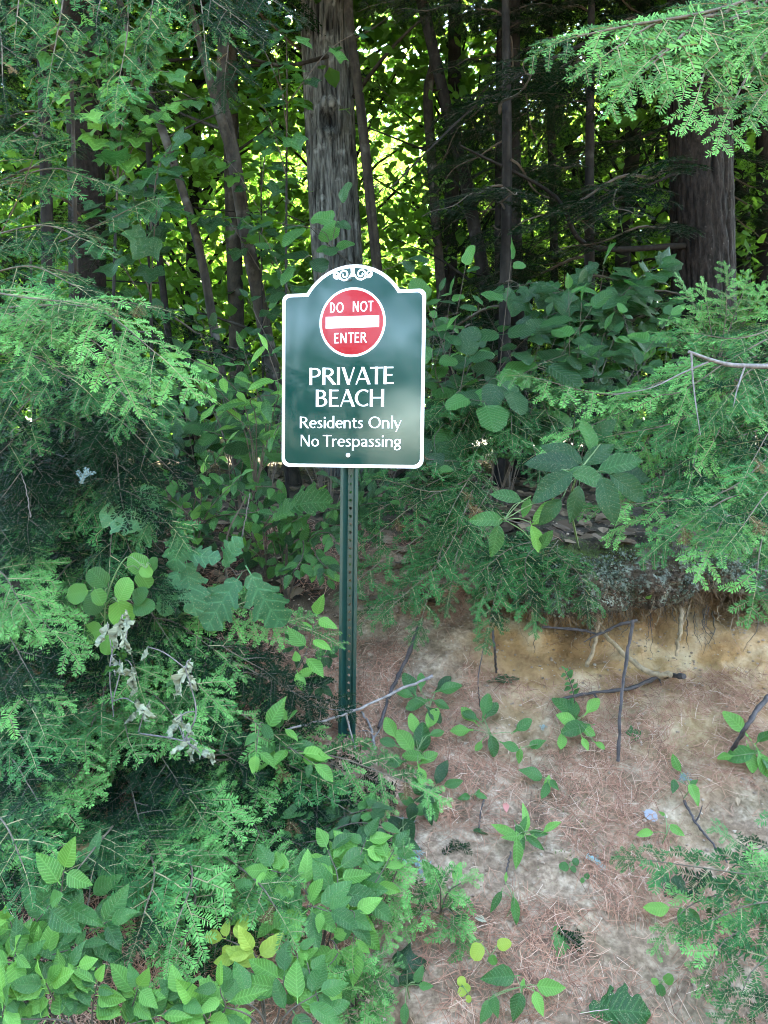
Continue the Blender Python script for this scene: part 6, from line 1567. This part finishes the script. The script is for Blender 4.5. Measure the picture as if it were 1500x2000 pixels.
mb = MB(); mb.add(V, np.concatenate([np.stack([i, i + 1, i + 2, i + 3], 1), np.stack([i + 3, i + 2, i + 4, i + 5], 1)]), 0, np.repeat(np.clip(N.normal(.5, .22, n), 0, 1), 6))
o = mb.obj('needle_litter', M['litter']); o['kind'] = 'stuff'; o['label'] = 'reddish dry pine needles strewn over the bank'

def lumps(name, label, n, wt, smin, smax, mat, squash=.7, sink=.2):
    p, q = sample(n, wt)
    ico = np.array([(0, 0, 1), (.89, 0, .45), (.28, .85, .45), (-.72, .53, .45), (-.72, -.53, .45), (.28, -.85, .45), (.72, .53, -.45), (-.28, .85, -.45), (-.89, 0, -.45), (-.28, -.85, -.45), (.72, -.53, -.45), (0, 0, -1)])
    fc = np.array([(0, 1, 2), (0, 2, 3), (0, 3, 4), (0, 4, 5), (0, 5, 1), (1, 6, 2), (2, 7, 3), (3, 8, 4), (4, 9, 5), (5, 10, 1), (2, 6, 7), (3, 7, 8), (4, 8, 9), (5, 9, 10), (1, 10, 6), (11, 7, 6), (11, 8, 7), (11, 9, 8), (11, 10, 9), (11, 6, 10)])
    s = N.uniform(0, 1, n) ** 2.5 * (smax - smin) + smin
    V = p[:, None] + ico[None] * s[:, None, None] * N.uniform(.6, 1.25, (n, 12, 1)) * np.array([1, 1, squash]) + q[:, None] * (s * (squash - sink))[:, None, None] * .5
    mb = MB(); mb.add(V.reshape(-1, 3), (fc[None] + (np.arange(n) * 12)[:, None, None]).reshape(-1, 3), 0, np.repeat(np.clip(N.normal(.5, .2, n), 0, 1), 12))
    o = mb.obj(name, mat); o['kind'] = 'stuff'; o['label'] = label
M['crumb'] = tinted('soil_crumbs', [(0, (.11, .075, .05)), (.5, (.20, .145, .105)), (1, (.32, .255, .20))], .95)
lumps('soil_crumbs', 'crumbs of dry soil and grit on the bank', 9000, inb * np.where(Tf < 8, .7, np.where(Tf < 12, 1.6, .3)), .0010, .0070, M['crumb'])
M['lichen'] = tinted('grey_lichen', [(0, (.03, .04, .028)), (.5, (.085, .105, .08)), (1, (.19, .215, .18))], .95)
lipw = inb * np.clip(1 - np.abs(Tf - 16.9) / 1.8, 0, 1) * np.clip(Wf * 2 - .4, 0, 1) * np.clip((fbm(cen * 9, 3, 31) - .42) * 8, 0, 1)
p, q = sample(5200, lipw)
mb = MB(); leaf_quads(mb, p + q * .003, .011, N, .1); o = mb.obj('lichen_crust', M['lichen']); o['kind'] = 'stuff'; o['label'] = 'grey-green lichen crust on the overhang'
M['duffc'] = tinted('dark_duff', [(0, (.018, .013, .010)), (.6, (.06, .043, .031)), (1, (.13, .10, .075))], .95)
lumps('duff_crumbs', 'dark crumbs of root mat on the overhang face', 2600, inb * np.clip(1 - np.abs(Tf - 16) / 2.0, 0, 1) * Wf, .0015, .008, M['duffc'], .8)
# fine root fibres matted in the overhang and hanging from its edge
p, q = sample(2600, inb * np.clip(1 - np.abs(Tf - 14.8) / 2.6, 0, 1) * np.clip(Wf * 1.5, 0, 1))
k = len(p)
d = np.stack([N.normal(0, .45, k), N.normal(-.1, .25, k), -np.abs(N.normal(.8, .3, k))], 1); d /= np.linalg.norm(d, axis=1)[:, None]
L = (N.uniform(0, 1, k) ** 2 * .085 + .012)[:, None]
sd = np.cross(d, np.array([0, 1.0, .2])); sd /= np.linalg.norm(sd, axis=1)[:, None]
wd = N.uniform(.0004, .0010, k)[:, None]; bow = sd * N.normal(0, .18, k)[:, None] * L + q * .004
o0, o1, o2 = p + q * .002, p + q * .005 + d * L * .5 + bow, p + q * .004 + d * L
i = np.arange(k) * 6
mb = MB(); mb.add(np.stack([o0 - sd * wd, o0 + sd * wd, o1 + sd * wd, o1 - sd * wd, o2 + sd * wd * .5, o2 - sd * wd * .5], 1).reshape(-1, 3), np.concatenate([np.stack([i, i + 1, i + 2, i + 3], 1), np.stack([i + 3, i + 2, i + 4, i + 5], 1)]), 0, np.repeat(N.random(k), 6))
M['fibre'] = tinted('root_fibres', [(0, (.02, .015, .011)), (.6, (.075, .052, .034)), (1, (.17, .125, .085))], .9)
o = mb.obj('root_fibres', M['fibre']); o['kind'] = 'stuff'; o['label'] = 'fine dark root fibres hanging from the overhang'
M['moss'] = tinted('green_moss', [(0, (.025, .04, .010)), (.6, (.07, .11, .025)), (1, (.13, .18, .04))], .9)
mossw = inb * (np.clip(1 - np.abs(Tf - 18.3) / 1.0, 0, 1) * np.clip(Wf * 2, 0, 1) + np.exp(-((cen[:, 0] - (1150 - 750) / F * 2.15) ** 2 + (cen[:, 1] - 2.15) ** 2) / .012) * .5) * np.clip((fbm(cen * 7, 3, 41) - .36) * 6, 0, 1)
p, q = sample(9000, mossw)
mb = MB()
dd_ = q + N.normal(0, .45, q.shape); dd_ /= np.linalg.norm(dd_, axis=1)[:, None]
sd = np.cross(dd_, N.normal(0, 1, q.shape)); sd /= np.linalg.norm(sd, axis=1)[:, None]
Lm = N.uniform(.005, .014, len(p))[:, None]
mb.add(np.stack([p - sd * .0009, p + sd * .0009, p + dd_ * Lm], 1).reshape(-1, 3), np.arange(len(p) * 3).reshape(-1, 3), 0, np.repeat(N.random(len(p)), 3))
o = mb.obj('moss_cushion', M['moss']); o['kind'] = 'stuff'; o['label'] = 'green moss on the top of the overhang'
# leaf litter on the forest floor behind the lip
y = N.uniform(2.9, 12, 5000); x = N.uniform(-.62, .62, 5000) * y
pp = np.array([(a, b, ground_z(a, b) + .008) for a, b in zip(x, y)])
mb = MB(); leaf_quads(mb, pp, .075, N, .9)
M['floorleaf'] = tinted('old_leaf_litter', [(0, (.03, .02, .012)), (.6, (.075, .05, .03)), (1, (.15, .11, .07))], .85)
o = mb.obj('leaf_litter', M['floorleaf']); o['kind'] = 'stuff'; o['label'] = 'old brown leaves on the forest floor'
